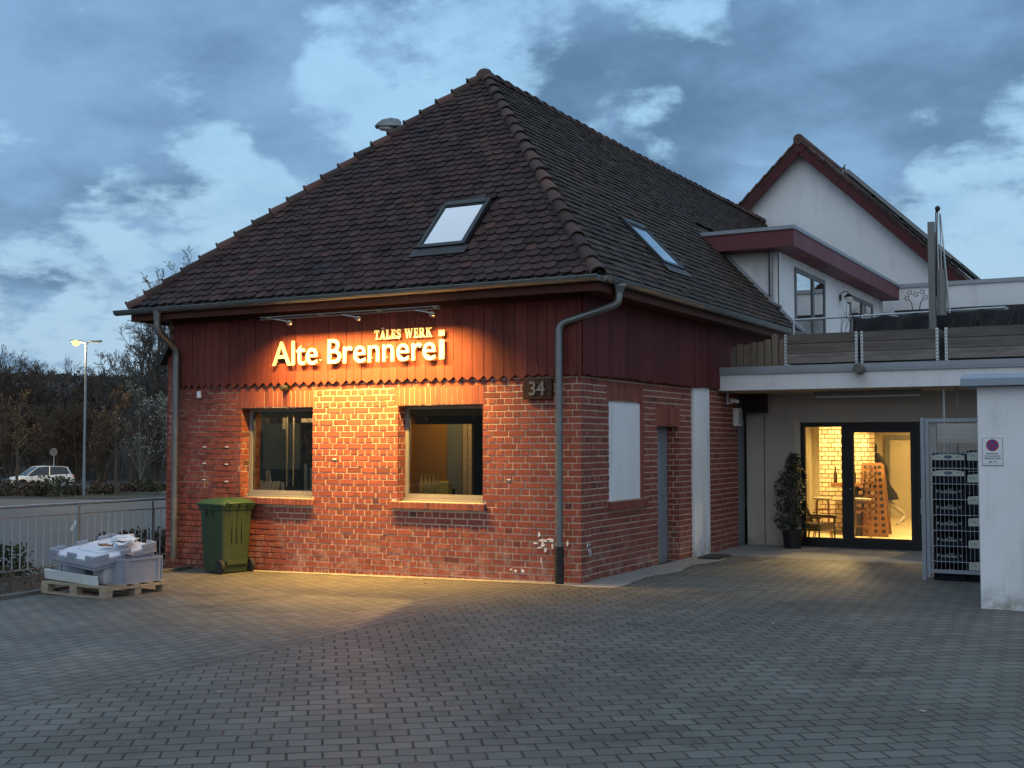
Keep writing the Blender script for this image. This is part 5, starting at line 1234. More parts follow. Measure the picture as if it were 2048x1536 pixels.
# the small serif line, drawn stroke by stroke
mb = MB(); H = .130; HX = .1045; u = -3.145; v0 = 3.222
cnt = [0]
def st(pts):       # one polygon of the lettering
    cnt[0] += 1; e = .0006*(cnt[0] % 5)
    mb.prism([(u+a*HX, v0+b*H) for a, b in pts], lambda x, y, d: (x-SX, -.022-d, y-SZ), 0, .018+e)
def rc(a0, a1, b0, b1): st([(a0, b0), (a1, b0), (a1, b1), (a0, b1)])
def serif(a, b, w=.34, h=.11): rc(a-w/2, a+w/2, b, b+h)
def gl(c):
    if c == 'T': rc(.30, .50, 0, 1); rc(.02, .78, .86, 1); rc(.02, .12, .68, .88); rc(.68, .78, .68, .88); serif(.40, 0, .42); return .82
    if c in 'AÄ':
        st([(.10, 0), (.24, 0), (.50, .98), (.40, 1)]); st([(.60, 0), (.84, 0), (.56, 1), (.40, 1)]); rc(.25, .68, .28, .40); serif(.15, 0, .32); serif(.74, 0, .36)
        if c == 'Ä': rc(.24, .39, 1.10, 1.24); rc(.54, .69, 1.10, 1.24)
        return .93
    if c == 'L': rc(.12, .32, 0, 1); serif(.22, .89, .42); rc(.02, .70, 0, .12); rc(.60, .70, .1, .34); return .76
    if c == 'E':
        rc(.12, .32, 0, 1); rc(.02, .72, 0, .12); rc(.02, .70, .88, 1); rc(.3, .54, .45, .56); rc(.62, .72, .1, .30); rc(.60, .70, .70, .9); rc(.48, .56, .36, .65); return .78
    if c == 'S':
        P_ = [(.60, .80), (.50, .92), (.34, .94), (.17, .86), (.15, .70), (.27, .58), (.45, .48), (.57, .34), (.54, .16), (.38, .06), (.22, .07), (.11, .20)]
        for i in range(len(P_)-1):
            (a, b), (c_, d_) = P_[i], P_[i+1]; l = math.hypot(c_-a, d_-b); w = .10 if 3 <= i <= 8 else .075; nx, ny = -(d_-b)/l*w, (c_-a)/l*w; ex, ey = (c_-a)/l*.03, (d_-b)/l*.03
            st([(a+nx-ex, b+ny-ey), (c_+nx+ex, d_+ny+ey), (c_-nx+ex, d_-ny+ey), (a-nx-ex, b-ny-ey)])
        rc(.56, .64, .66, .98); rc(.06, .14, .02, .34); return .72
    if c == 'W':
        st([(.08, 1), (.30, 1), (.50, 0), (.38, 0)]); st([(.62, 1), (.70, 1), (.50, 0), (.38, 0)]); st([(.56, 1), (.78, 1), (.98, 0), (.86, 0)]); st([(1.16, 1), (1.26, 1), (.98, 0), (.86, 0)])
        serif(.18, .89, .38); serif(.66, .89, .36); serif(1.20, .89, .32); return 1.36
    if c in 'RK':
        rc(.12, .32, 0, 1); serif(.22, 0, .42)
        if c == 'R':
            rc(.02, .5, .88, 1); rc(.3, .5, .46, .58)
            P_ = [(.48, .94), (.62, .90), (.68, .74), (.62, .58), (.48, .52)]
            for i in range(4):
                (a, b), (c_, d_) = P_[i], P_[i+1]; l = math.hypot(c_-a, d_-b); nx, ny = -(d_-b)/l*.08, (c_-a)/l*.08
                st([(a+nx, b+ny), (c_+nx, d_+ny), (c_-nx, d_-ny), (a-nx, b-ny)])
            st([(.38, .5), (.56, .52), (.88, 0), (.66, 0)]); rc(.66, .94, 0, .10); return .96
        serif(.22, .89, .42); st([(.32, .40), (.32, .56), (.66, 1), (.80, 1)]); serif(.74, .89, .36); st([(.40, .56), (.56, .66), (.92, 0), (.68, 0)]); serif(.82, 0, .36); return 1.0
    return .42
for c in 'TÄLES WERK': u += (gl(c)+.055)*HX*1.02
b_ = mb.build('small_lettering', ['letter'], sign)

# rail with a lit strip lamp under the eaves, on three short arms
rail = thing('strip_lamp', 'long thin lit strip lamp under the eaves above the sign', 'lamp', (-3.26, -.60, 3.545))
mb = MB(); mb.tube([(-1.53, -.01, .022), (1.51, -.01, .022)], .007, 6); mb.tube([(-1.53, .012, -.010), (1.51, .012, -.010)], .007, 6)
for x in (-1.4, -.5, .5, 1.4): mb.box(x-.008, x+.008, .0, .17, .012, .024)
mb.build('rail', ['zinc'], rail)
for x in (-1.02, .17, 1.36):
    mb = MB(); mb.tube([(x-.24, 0, -.010), (x-.06, .02, -.045), (x, .03, -.062)], .008, 6); ar = mb.build('lamp_arm', ['steel'], rail)
    mb = MB(); mb.lathe([(0, -.05), (.026, -.046), (.036, -.02), (.030, .012), (.012, .02), (0, .02)], (x+.015, .03, -.075), 12, axis='y'); mb.build('end_cap', ['alu'], ar, smooth=40)
mb = MB(); mb.box(-1.48, 1.46, .019, .024, -.014, -.006); mb.build('strip', ['bulb'], rail)
ld = bpy.data.lights.new('strip_light', 'AREA'); ld.shape = 'RECTANGLE'; ld.size = 2.94; ld.size_y = .03; ld.energy = 370; ld.color = (1.0, 0.55, 0.115); ld.spread = R(124)
lo = bpy.data.objects.new('strip_light', ld); COL.objects.link(lo); lo.parent = rail; lo.location = (0, 0, -.095); lo.rotation_euler = (R(20), 0, 0)

# extra spot and made-up blocking plates, put in to throw a sharp-edged patch of light on the paving
Ls = Vector((-1.80, -.66, 3.46)); Pa, Pb, Pc = Vector((-1.07, -2.1, 0)), Vector((-.36, -4.37, 0)), Vector((-4.4, -2.1, 0)); q = .012
mb = MB(); ro = Vector((-3.26, -.60, 3.545)); a_, b_, c_ = (Ls+(P_-Ls)*q-ro for P_ in (Pa, Pb, Pc)); e_ = (b_-a_).normalized(); k_ = (c_-a_).normalized()
u1 = [a_-e_*.03, b_+e_*.03, b_+e_*.03+Vector((.03, .006, .0)), a_-e_*.03+Vector((.03, .006, .0))]; u2 = [a_, c_+k_*.02, c_+k_*.02+Vector((0, .03, 0)), a_+Vector((0, .03, 0))]
for u_ in (u1, u2): mb.add(u_+[v+Vector((0, 0, .002)) for v in u_], [(0,1,2,3),(7,6,5,4),(0,1,5,4),(1,2,6,5),(2,3,7,6),(3,0,4,7)])
mb.build('added_blocker', ['dark_metal'], rail)
ld = bpy.data.lights.new('added_spot', 'SPOT'); ld.energy = 900; ld.color = (1.0, .60, .18); ld.spot_size = R(62); ld.spot_blend = 1.0; ld.shadow_soft_size = .001
lo = bpy.data.objects.new('added_spot', ld); COL.objects.link(lo); lo.parent = rail; lo.location = Ls-ro; lo.rotation_euler = (Vector((-1.9, -2.5, 0))-Ls).to_track_quat('-Z', 'Y').to_euler()

pl = thing('house_number_plaque', 'brown number plaque reading 34 beside the corner downpipe', 'sign', (-.60, -.01, 2.485))
mb = MB(); mb.box(-.21, .21, -.05, -.01, -.135, .135); mb.build('plate', ['brownplate'], pl, bevel=.004)
mb = MB(); text_into(mb, '34', (-.115, .115, -.09, .095), lambda u, v, d: (u, -.052-d, v), .014, offset=.014); mb.build('digits', ['digit'], pl)
fl = thing('sensor_light', 'small black sensor lamp under the zigzag board ends', 'lamp', (-4.78, -.02, 2.585))
mb = MB(); mb.box(-.05, .05, -.05, .02, -.03, .045); mb.tube([(0, -.05, .0), (0, -.09, -.02)], .02, 8); mb.build('bracket', ['black'], fl)
mb = MB(); mb.lathe([(.0, -.06), (.035, -.055), (.05, -.01), (.048, .03), (.0, .04)], (.035, -.10, -.005), 12, axis='y'); mb.build('lamp_head', ['dark_metal'], fl, smooth=50)
al = MB(); al.box(-.035, .035, -.045, 0, -.055, .055); al = al.build('alarm_box', ['white'], bevel=.014, loc=(-6.48, -.006, 2.52)); tag(al, 'small white plastic box on the brick wall left of the windows', 'alarm box')

# ---- things on the window sills
rg = random.Random(3)
for i in range(5):
    x = -2.66+.068*i; h = .30+rg.uniform(-.01, .01)
    mb = MB(); mb.lathe([(.028, 0), (.030, .01), (.030, h*.55), (.012, h*.75), (.011, h*.97), (.014, h)], (0, 0, 0), 10)
    lab = ['amber bottle on the right shop windowsill, leftmost of five', 'second amber bottle from the left on the right shop windowsill', 'middle one of five amber bottles on the right shop windowsill', 'fourth amber bottle from the left on the right shop windowsill', 'amber bottle right beside the yellow tin on the windowsill'][i]
    tag(mb.build('bottle', ['bottle_amber'], smooth=40, loc=(x, .36, 1.055)), lab, 'bottle', 'amber bottles on the shop windowsill')
tn = thing('yellow_tin', 'yellow tin with a scalloped rim beside the windowsill bottles', 'tin', (-2.26, .37, 1.055))
mb = MB(); mb.box(-.075, .075, -.05, .05, 0, .17); mb.build('box', ['yellow'], tn, bevel=.006)
mb = MB()
for k in range(5): mb.lathe([(.02, .165), (.024, .18), (.016, .20)], (-.06+.03*k, -.04, 0), 7)
mb.build('rim', ['yellow'], tn)
mb = MB(); mb.box(-2.9, -1.4, .27, .55, 1.0, 1.05); tag(mb.build('window_shelf', ['alu']), 'pale shelf inside the right shop window', 'shelf')
mb = MB(); mb.box(-5.75, -4.2, .27, .60, .98, 1.03); tag(mb.build('window_shelf', ['in_dark']), 'dark shelf inside the left shop window', 'shelf')
dk = thing('folding_chair', 'small folded wooden slat chair behind the left shop window', 'chair', (-5.35, .42, 1.03))
mb = MB()
for k in range(4): mb.beam((-.16+.08*k, -.05, .0), (-.22+.08*k, .06, .16), .06, .02, up=(0,-1,.5))
mb.build('seat', ['palletwood'], dk)
mb = MB()
for k in range(2): mb.beam((-.20+.05*k, .08, .1), (-.27+.05*k, .12, .33), .035, .015, up=(0,-1,.3))
mb.build('backrest', ['palletwood'], dk)
mb = MB(); mb.beam((-.26, .0, 0), (-.30, .05, .17), .05, .03); mb.beam((.16, .0, 0), (.10, .05, .15), .05, .03); mb.build('frame', ['palletwood'], dk)

# ---- wheeled bin
bn = thing('wheeled_bin', 'green plastic wheeled bin standing against the brick wall', 'bin', (-5.63, -.33, gz(-5.63)), R(-14)); bn.scale = (1.04, 1.04, 1.02)
mb = MB()
def ring(z, x0, x1, y0, y1, r=.045):
    P_ = []
    for cx, cy, a0 in ((x1-r, y1-r, 0), (x0+r, y1-r, 90), (x0+r, y0+r, 180), (x1-r, y0+r, 270)):
        for k in range(4): a = R(a0+30*k); P_.append((cx+math.cos(a)*r, cy+math.sin(a)*r, z))
    return P_
lv = [(.02, -.25, .24, -.21, .21), (.10, -.255, .245, -.215, .215), (.30, -.265, .26, -.222, .222), (.90, -.295, .288, -.25, .25), (.905, -.31, .30, -.265, .265), (.96, -.315, .305, -.268, .268)]
b0 = 0
for L_ in lv: mb.v += ring(*L_)
for i in range(len(lv)-1):
    for k in range(16): mb.f.append((i*16+k, i*16+(k+1) % 16, (i+1)*16+(k+1) % 16, (i+1)*16+k)); mb.m.append(0)
mb.f.append(tuple(range(16))[::-1]); mb.m.append(0); mb.f.append(tuple(80+k for k in range(16))); mb.m.append(0)
for x in (-.12, .04): mb.box(x-.012, x+.012, -.272, -.245, .80, .90)
for y in (-.08, .0, .08): mb.box(.245, .292, y-.012, y+.012, .45, .90)
mb.box(.23, .285, -.17, .17, .13, .19)
mb.build('body', ['bin_green'], bn, smooth=35)
mb = MB()
lv = [(.955, -.365, .315, -.282, .282), (.985, -.37, .318, -.285, .285), (.995, -.345, .30, -.265, .265), (1.035, -.30, .27, -.225, .225), (1.06, -.16, .22, -.15, .15), (1.066, -.1, .17, -.10, .10)]
for L_ in lv: mb.v += ring(*L_)
for i in range(len(lv)-1):
    for k in range(16): mb.f.append((i*16+k, i*16+(k+1) % 16, (i+1)*16+(k+1) % 16, (i+1)*16+k)); mb.m.append(0)
mb.f.append(tuple(range(16))[::-1]); mb.m.append(0); mb.f.append(tuple(80+k for k in range(16))); mb.m.append(0)
mb.tube([(.30, -.20, .99), (.38, -.20, 1.0), (.39, -.16, 1.0), (.39, .16, 1.0), (.38, .20, 1.0), (.30, .20, .99)], .016, 8)
for y in (-.14, .0, .14): mb.box(.29, .37, y-.02, y+.02, .975, 1.005)
mb.build('lid', ['bin_dark'], bn, smooth=35)
for y in (-.245, .245):
    mb = MB(); mb.lathe([(.06, -.028), (.095, -.028), (.10, -.018), (.10, .018), (.095, .028), (.06, .028)], (.235, y, .102), 20, axis='y'); w = mb.build('wheel', ['rubber'], bn, smooth=40)
    mb = MB(); mb.lathe([(.062, -.02), (.03, -.024), (.012, -.035), (.012, .035), (.03, .024), (.062, .02)], (.235, y, .102), 14, axis='y'); mb.build('rim', ['black'], w, smooth=40)

# ---- pallet with discarded plastic ware
gp = gz(-5.25); PX, PY, PR = -5.27, -2.92, R(-4)
pt = thing('pallet', 'worn wooden pallet loaded with grey plastic crates near the railing', 'pallet', (PX, PY, gp), PR)
mb = MB(); LX_, LY_ = .62, .42
for y in (-.42, -.21, 0, .21, .42): mb.box(-LX_, LX_, y-.06 if abs(y) > .3 else y-.045, y+.06 if abs(y) > .3 else y+.045, .122, .144)
mb.build('deck', ['palletwood'], pt)
mb = MB()
for x in (-.56, 0, .56): mb.box(x-.07, x+.07, -.48, .48, .100, .1215)
mb.build('stringer', ['palletwood_y'], pt)
for y in (-.43, 0, .43):
    for x in (-.56, 0, .56): mb = MB(); mb.box(x-.065, x+.065, y-.048, y+.048, .022, .0995); mb.build('block', ['palletwood'], pt)
mb = MB()
for y in (-.43, 0, .43): mb.box(-LX_, LX_, y-.05, y+.05, 0, .0215)
mb.build('skid', ['palletwood'], pt)
def euro_crate(label, loc, rz, L=.60, W=.40, H_=.30):
    c = thing('plastic_crate', label, 'crate', loc, rz, 'grey plastic crates on the pallet'); mb = MB(); l, w = L/2, W/2; t = .004
    mb.box(-l+.015, l-.015, -w+.015, w-.015, 0, .006)
    for sx_ in (-1, 1): mb.box(min(sx_*(l-.018), sx_*(l-.014)), max(sx_*(l-.018), sx_*(l-.014)), -w+.014, w-.014, .006, H_)
    for sy_ in (-1, 1): mb.box(-l+.014, l-.014, min(sy_*(w-.018), sy_*(w-.014)), max(sy_*(w-.018), sy_*(w-.014)), .006, H_)
    mb.build('shell', ['grey_plastic'], c)
    mb = MB()
    for sx_ in (-1, 1):
        a, b = sorted((sx_*l, sx_*(l-.013))); mb.box(a, b, -w, w, H_-.028, H_); mb.box(a, b, -w+.01, w-.01, 0.0, .02)
        for y in (-w+.03, w-.03): mb.box(a, b, y-.012, y+.012, .02, H_-.028)
        for sy_ in (-1, 1):
            p, q = sorted((sy_*w, sy_*(w-.04))); mb.box(a, b, p, q, .02, H_-.03)
    for sy_ in (-1, 1):
        a, b = sorted((sy_*w, sy_*(w-.013))); mb.box(-l+.013, l-.013, a, b, H_-.028, H_); mb.box(-l+.013, l-.013, a, b, 0.0, .02)
        for x in (-l+.05, l-.05): mb.box(x-.03, x+.012, a, b, .02, H_-.028)
    mb.build('ribs', ['grey_plastic'], c); return c
def onp(x, y, z): 
    c, s_ = math.cos(PR), math.sin(PR); return (PX+x*c-y*s_, PY+x*s_+y*c, gp+z)
euro_crate('grey plastic crate at the railing side of the pallet, behind the white board', onp(-.30, -.08, .145), PR+R(-2), .55, .40, .32)
euro_crate('grey plastic crate on the pallet corner nearest the brick wall', onp(.37, .13, .145), PR+R(92), .60, .40, .31)
cn = thing('canister', 'milky white plastic canister between the two grey crates', 'canister', onp(.22, -.20, .145), PR); cn.scale = (.9, .9, .95)
mb = MB(); 
lv = [(0, -.12, .12, -.085, .085), (.02, -.13, .13, -.09, .09), (.22, -.13, .13, -.09, .09), (.29, -.10, .10, -.07, .07), (.31, -.05, .05, -.035, .035)]
for L_ in lv: mb.v += ring(*L_, r=.03)
for i in range(len(lv)-1):
    for k in range(16): mb.f.append((i*16+k, i*16+(k+1) % 16, (i+1)*16+(k+1) % 16, (i+1)*16+k)); mb.m.append(0)
mb.f.append(tuple(64+k for k in range(16))); mb.m.append(0); mb.build('body', ['milky'], cn, smooth=50)
mb = MB(); mb.lathe([(.03, .31), (.03, .345), (.0, .347)], (0, 0, 0), 12); mb.build('cap', ['white'], cn)
mb = MB(); mb.obox((0,0,.07), (.51,0,0), (0,.012,.004), (0,-.01,.058)); mb.box(-.02, .0, -.03, -.014, .05, .065); mb.box(.2, .22, -.03, -.014, .05, .06)
bd = mb.build('board', ['white_ply'], bevel=.004, loc=onp(-.15, -.40, .145), rot=(0, R(2.2), PR)); tag(bd, 'long narrow white board leaning along the front edge of the pallet', 'board')
def tray(name, label, loc, rot, l, w, h, mat):
    t_ = thing(name, label, 'lid', loc, 0); t_.rotation_euler = rot; mb = MB()
    mb.box(-l, l, -w, w, 0, h*.35); mb.box(-l*.55, l*.5, -w*.42, w*.42, h*.35, h*.62)
    mb.build('panel', [mat], t_, bevel=.006); mb = MB()
    for (x0, x1) in ((-l, -l*.62), (-l*.18, l*.18), (l*.62, l)):
        mb.box(x0, x1, -w-.01, -w+.025, 0, h); mb.box(x0, x1, w-.025, w+.01, 0, h)
    for (y0, y1) in ((-w+.026, -w*.55), (-w*.16, w*.16), (w*.55, w-.026)):
        mb.box(-l-.01, -l+.025, y0, y1, 0, h); mb.box(l-.025, l+.01, y0, y1, 0, h)
    mb.box(-l-.006, l+.006, -w-.006, w+.006, -h*.9, -.001)
    mb.box(-l*.96, l*.96, -w*.96, w*.96, -h*1.6, -h*.91)
    mb.build('rim', ['grey_plastic'], t_, bevel=.005); return t_
tray('transport_lid', 'large grey plastic lid with notched rim lying tilted on top of the crates', onp(-.03, -.01, .525), (R(7.5), R(5), PR+R(2)), .415, .485, .07, 'pale_plastic')
# rubbish on the lid
rg = random.Random(21)
def scrap(name, label, cat, loc, s, mat, seed, flat=.5):
    r_ = random.Random(seed); bm = bmesh.new(); bmesh.ops.create_grid(bm, x_segments=7, y_segments=7, size=1)
    for v in bm.verts:
        q = mnoise.noise_vector(Vector((v.co.x*1.3+seed, v.co.y*1.3, seed*.7)))
        v.co = Vector((v.co.x*s[0]*(.75+.25*math.cos(v.co.y*2+seed)), v.co.y*s[1], s[2]*flat*(q.z+.6*abs(v.co.x)*abs(v.co.y)+.35)))
    me = bpy.data.meshes.new(name); bm.to_mesh(me); bm.free(); me.materials.append(M[mat]); o = bpy.data.objects.new(name, me); COL.objects.link(o)
    so_ = o.modifiers.new('thickness', 'SOLIDIFY'); so_.thickness = .006
    o.location = loc; o.rotation_euler = (r_.uniform(-.1, .1), r_.uniform(-.12, .12), r_.uniform(0, 3)); return tag(o, label, cat, 'scraps on the lid')
scrap('paper_scrap', 'crumpled white sheet at the back of the pallet load', 'scrap', onp(.10, .26, .63), (.15, .12, .08), 'paper', 2)
scrap('paper_scrap', 'torn white wrapping at the wall-side end of the lid', 'scrap', onp(.22, .10, .60), (.16, .11, .07), 'paper', 5)
scrap('cardboard_scrap', 'torn brown cardboard piece in the middle of the lid', 'scrap', onp(.10, -.06, .58), (.10, .06, .09), 'cardboard', 8)
scrap('cardboard_scrap', 'pale cardboard strip poking out under the lid', 'scrap', onp(.40, .05, .49), (.12, .05, .03), 'palletwood', 11)
mb = MB(); mb.box(-.12, .12, -.09, .09, 0, .045); tag(mb.build('foam_block', ['pale_plastic'], loc=onp(-.12, .36, .635), rot=(R(8), R(-6), R(24)), bevel=.006), 'flat grey block at the far edge of the lid', 'block')
# ------------------------------------------------------------------ left side: railing, car park, trees, far houses
def pxp(px, D, z=None, dz=0.0):
    d = pixdir(px, 885); yaw = R(29.0); F = Vector((-math.sin(yaw), math.cos(yaw), 0)); Rt = Vector((math.cos(yaw), math.sin(yaw), 0))
    p = Vector((CX, CY, 0))+F*D+Rt*((px-1024)/2392.0*D); p.z = (terr(p.x, p.y) if z is None else z)+dz; return p
rl = thing('yard_railing', 'grey steel railing with thin upright bars along the left side of the yard', 'railing', (-8.02, -5.5, gz(-8)))
mb = MB(); mb.tube([(.12, -3.5, 1.02), (.02, 6.6, 1.02)], .022, 8); mb.build('handrail', ['steel'], rl)
mb = MB(); mb.box(-.008, .008, -3.5, 6.6, .855, .875); mb.box(-.008, .008, -3.5, 6.6, .09, .11); mb.build('cross_rail', ['steel'], rl)
for k in range(7):
    y = 6.04-1.5*k; mb = MB(); mb.box(-.02, .02, y-.02, y+.02, -.1, .99); mb.build('post', ['steel'], rl)
for k in range(66):
    y = 6.5-.1364*k
    if min(abs(y-(6.04-1.5*q)) for q in range(7)) < .05 or y < -2.4: continue
    mb = MB(); mb.tube([(0, y, .11), (0, y, .855)], .0100, 6); mb.build('bar', ['bar_steel'], rl)

def hedge(name, label, loc, size, n, mat, seed, cat='hedge', group=None, L=.045, twigs=0):
    r_ = random.Random(seed); mb = MB(); sx_, sy_, sz_ = size
    for _ in range(n):
        while True:
            q = Vector((r_.uniform(-1, 1), r_.uniform(-1, 1), r_.uniform(0, 1)))
            f = 1+.30*mnoise.noise(Vector((q.x*2.2+seed, q.y*2.2, q.z*2)))
            if (q.x**2+q.y**2)**.5*.8+q.z**3*.5 < f and r_.random() < .35+.65*max(abs(q.x), abs(q.y), q.z): break
        p = Vector((q.x*sx_, q.y*sy_, q.z*sz_*f)); d = Vector((r_.uniform(-1,1), r_.uniform(-1,1), r_.uniform(-.4,1))).normalized()
        leaf(mb, p, d, Vector((r_.uniform(-1,1), r_.uniform(-1,1), r_.uniform(-1,1))), L*r_.uniform(.6, 1.3), L*.35, 0)
    for _ in range(twigs):
        a = r_.uniform(0, 6.28); b = Vector((r_.uniform(-1,1)*sx_*.8, r_.uniform(-1,1)*sy_*.8, 0)); mb.tube([b, b+Vector((math.cos(a)*.2*sx_, math.sin(a)*.2*sx_, sz_*r_.uniform(.6, 1.15)))], [L*.10, L*.04], 3, m=1, caps=False)
    return tag(mb.build(name, [mat, 'bark_warm'], loc=loc, fix=False), label, cat, group)
hedge('low_hedge', 'low green hedge behind the railing at the left edge', (-9.7, -2.3, terr(-9.7, -2.3)-.05), (.55, 1.7, .80), 6500, 'leaf_hedge', 3, L=.075)
hedge('low_hedge', 'brownish low hedge behind the railing next to the house pier', (-9.4, 2.6, terr(-9.4, 2.6)-.05), (.6, 2.0, .62), 6500, 'leaf_dry', 4, L=.07, twigs=60)
# dry growth in the bed
r_ = random.Random(8); mb = MB()
for _ in range(900):
    y = r_.uniform(-9, .1); x0 = -6.05-.12*(y+3.5) if y > -3.5 else -5.95+.08*(-3.5-y); x = r_.uniform(-8.0, min(-6.0, x0)-.06); p = Vector((x, y, terr(x, y)-.01))
    a = r_.uniform(0, 6.28); h = r_.uniform(.05, .26); q = p+Vector((math.cos(a)*h*.7, math.sin(a)*h*.7, h)); mb.tube([p, (p+q)/2+Vector((r_.uniform(-.03,.03), r_.uniform(-.03,.03), .02)), q], [.004, .003, .0015], 3, m=1, caps=False)
    for k in range(5): leaf(mb, p+(q-p)*r_.random()+Vector((r_.uniform(-.08,.08), r_.uniform(-.08,.08), 0)), Vector((r_.uniform(-1,1), r_.uniform(-1,1), r_.uniform(-.2,.6))).normalized(), Z, r_.uniform(.03, .06), .014)
tag(mb.build('dry_ground_cover', ['leaf_dry', 'bark_warm'], fix=False), 'dry brown ground cover in the bed between kerb and railing', 'plants', kind='stuff')

# ---- bare trees
def make_tree(name, label, seed, h, spread, mat, trunk_r, fork=.22, nmain=9, up=.55, leafy=0, twig=.016, levels=4, dens=1.0, droop=0.0, stems_=1, leafmat='leaf_dry'):
    r_ = random.Random(seed); t_ = thing(name, label, 'tree'); wood = MB(); tw = MB()
    def rv(a=1.0): return Vector((r_.uniform(-a, a), r_.uniform(-a, a), r_.uniform(-a, a)))
    def branch(p, d, L, r, lev):
        n = 4 if lev < 2 else 3; pts = [p]; q = p; dd = d.copy()
        for i in range(n):
            dd = (dd+rv(.16 if lev else .05)+Z*(.06*up if lev < 3 else -.05*droop)).normalized(); q = q+dd*(L/n); pts.append(q)
        rr = [max(twig*.55, r*(1-.75*i/n)) for i in range(n+1)]
        (wood if lev < 2 else tw).tube(pts, rr, 6 if lev == 0 else (4 if lev == 1 else 3), caps=False)
        if lev >= levels: 
            if leafy and r_.random() < leafy:
                for _ in range(3): leaf(tw, pts[-1]+rv(.12), rv().normalized(), Z, .16, .05, 1)
            return
        m = int({0: nmain, 1: 7, 2: 5, 3: 4}[lev]*dens+r_.random())
        for k in range(m):
            f = (fork+(1-fork)*(k+r_.random())/m) if lev == 0 else (.18+.82*(k+r_.random())/m)
            i = min(n-1, int(f*n)); b = pts[i]+(pts[i+1]-pts[i])*(f*n-i); dax = (pts[i+1]-pts[i]).normalized()
            a = r_.uniform(0, 6.28); s1 = dax.orthogonal().normalized(); s2 = dax.cross(s1); sd_ = s1*math.cos(a)+s2*math.sin(a); ang = r_.uniform(.5, .95)*(spread if lev == 0 else 1)
            nd = (dax*math.cos(ang)+sd_*math.sin(ang)+Z*.12*up).normalized()
            fr = (1-f*.62) if lev == 0 else (1-.45*f)
            branch(b, nd, L*fr*r_.uniform(.42, .62)*(1.0 if lev else .95), max(twig*.7, rr[i]*.55), lev+1)
    for s_ in range(stems_):
        d0 = (Z+rv(.05 if stems_ == 1 else .35)).normalized(); d0.z = abs(d0.z); branch(Vector((0,0,-.3))+(rv(.25) if stems_ > 1 else Vector()), d0, h*r_.uniform(.9, 1), trunk_r, 0)
    wood.build('trunk', [mat], t_, fix=False, smooth=60); tw.build('crown', [mat, leafmat], t_, fix=False); return t_
def put(t_, px, D, s=1.0, rz_=0.0): t_.location = pxp(px, D); t_.rotation_euler = (0, 0, rz_); t_.scale = (s,)*3; return t_
TA = make_tree('island_tree', 'small brown bare tree on a thin trunk on the car park island', 1, 6.6, 1.0, 'bark_warm', .11, fork=.36, nmain=11, dens=1.0, twig=.022, droop=.2, leafy=.08); put(TA, 234, 76)
t2 = dup(TA, label='bushy brown bare tree standing behind the white car'); put(t2, 38, 74, .95, 2.1)
t3 = dup(TA, label='brown bare tree at the left edge over the dark car'); put(t3, -12, 84, 1.05, 4.0)
TB = make_tree('bare_tree', 'tall spreading bare tree with open crown right of the street lamp', 2, 13.2, 1.05, 'bark', .24, fork=.28, nmain=12, twig=.026, leafy=.12, levels=4); put(TB, 262, 96)
TC = make_tree('bare_tree', 'tall dark bare tree close beside the left downpipe', 3, 15.5, .8, 'bark', .26, fork=.16, nmain=14, twig=.028, up=.9); put(TC, 322, 98)
TD = make_tree('bare_tree', 'very tall slender bare tree showing above the left roof slope', 4, 20.0, .55, 'bark_pale', .22, fork=.2, nmain=15, twig=.026, up=1.2); put(TD, 393, 104, .93)
TE = make_tree('bare_shrub', 'dense many-stemmed bare shrub left of the street lamp', 5, 5.8, 1.0, 'bark_warm', .07, fork=.1, nmain=8, twig=.022, levels=3, stems_=6, dens=1.1, leafy=.1); put(TE, 115, 96)
TF = make_tree('blossoming_tree', 'whitish blossoming shrub tree beside the left house pier', 6, 7.2, 1.0, 'bark_pale', .10, fork=.12, nmain=10, twig=.022, levels=3, stems_=3, leafy=.8, leafmat='blossom', dens=1.0); put(TF, 284, 92)
extra = [(TE,58,106,1.75,.7,'tall bare shrub in front of the far dark roof'),(TE,128,105,1.6,2.9,'tall bare shrub left of the lamp post, reaching to the far gable'),(TE,-6,104,1.7,4.4,'tall bare shrub at the left picture edge'),(TC,92,116,.62,1.1,'bare tree standing before the ridge of the far dark roof'),(TE,70,98,1.1,1,'bare shrub behind the roof of the white car'),(TE,160,97,1.15,2.4,'bare shrub behind the lamp post base'),(TE,205,95,1.0,3.9,'dense bare shrub between lamp post and island tree'),(TE,20,96,1.15,5.1,'bare shrub above the dark car at the left edge'),(TE,312,94,1.0,2.2,'bare shrub at the foot of the tree by the downpipe'),
         (TB,205,106,.85,1.5,'bare tree with rounded crown directly right of the lamp head'),(TC,285,108,.92,2.5,'upright bare tree between the two tall trees by the house'),(TB,120,112,.66,3.0,'bare tree under the far roof, left of the street lamp'),(TC,8,110,.7,.4,'upright bare tree at the left edge before the far roof'),(TC,340,104,.95,5.0,'dark bare tree half hidden by the left downpipe'),(TD,416,112,.92,2.0,'slender bare tree top showing higher up the left roof slope'),(TD,366,112,.88,4.4,'slender bare tree top lowest on the left roof slope')]
for src, px_, D_, s_, a_, lab in extra: put(dup(src, label=lab), px_, D_, s_, a_)
# wooded hillside behind, individual trees in the mass
r_ = random.Random(19)
for i in range(46):
    D_ = r_.uniform(126, 190); px_ = -70+i*11+r_.uniform(-6, 6); src = r_.choice((TB, TC, TE, TC, TB, TE)); s_ = r_.uniform(.42, .64) if src is not TE else r_.uniform(1.0, 1.4)
    o = dup(src, label='one of the many bare trees making up the dark wooded slope beyond the car park'); put(o, px_, D_, s_, r_.uniform(0, 6.28)); o['group'] = 'bare trees on the wooded slope'; o['category'] = 'tree'
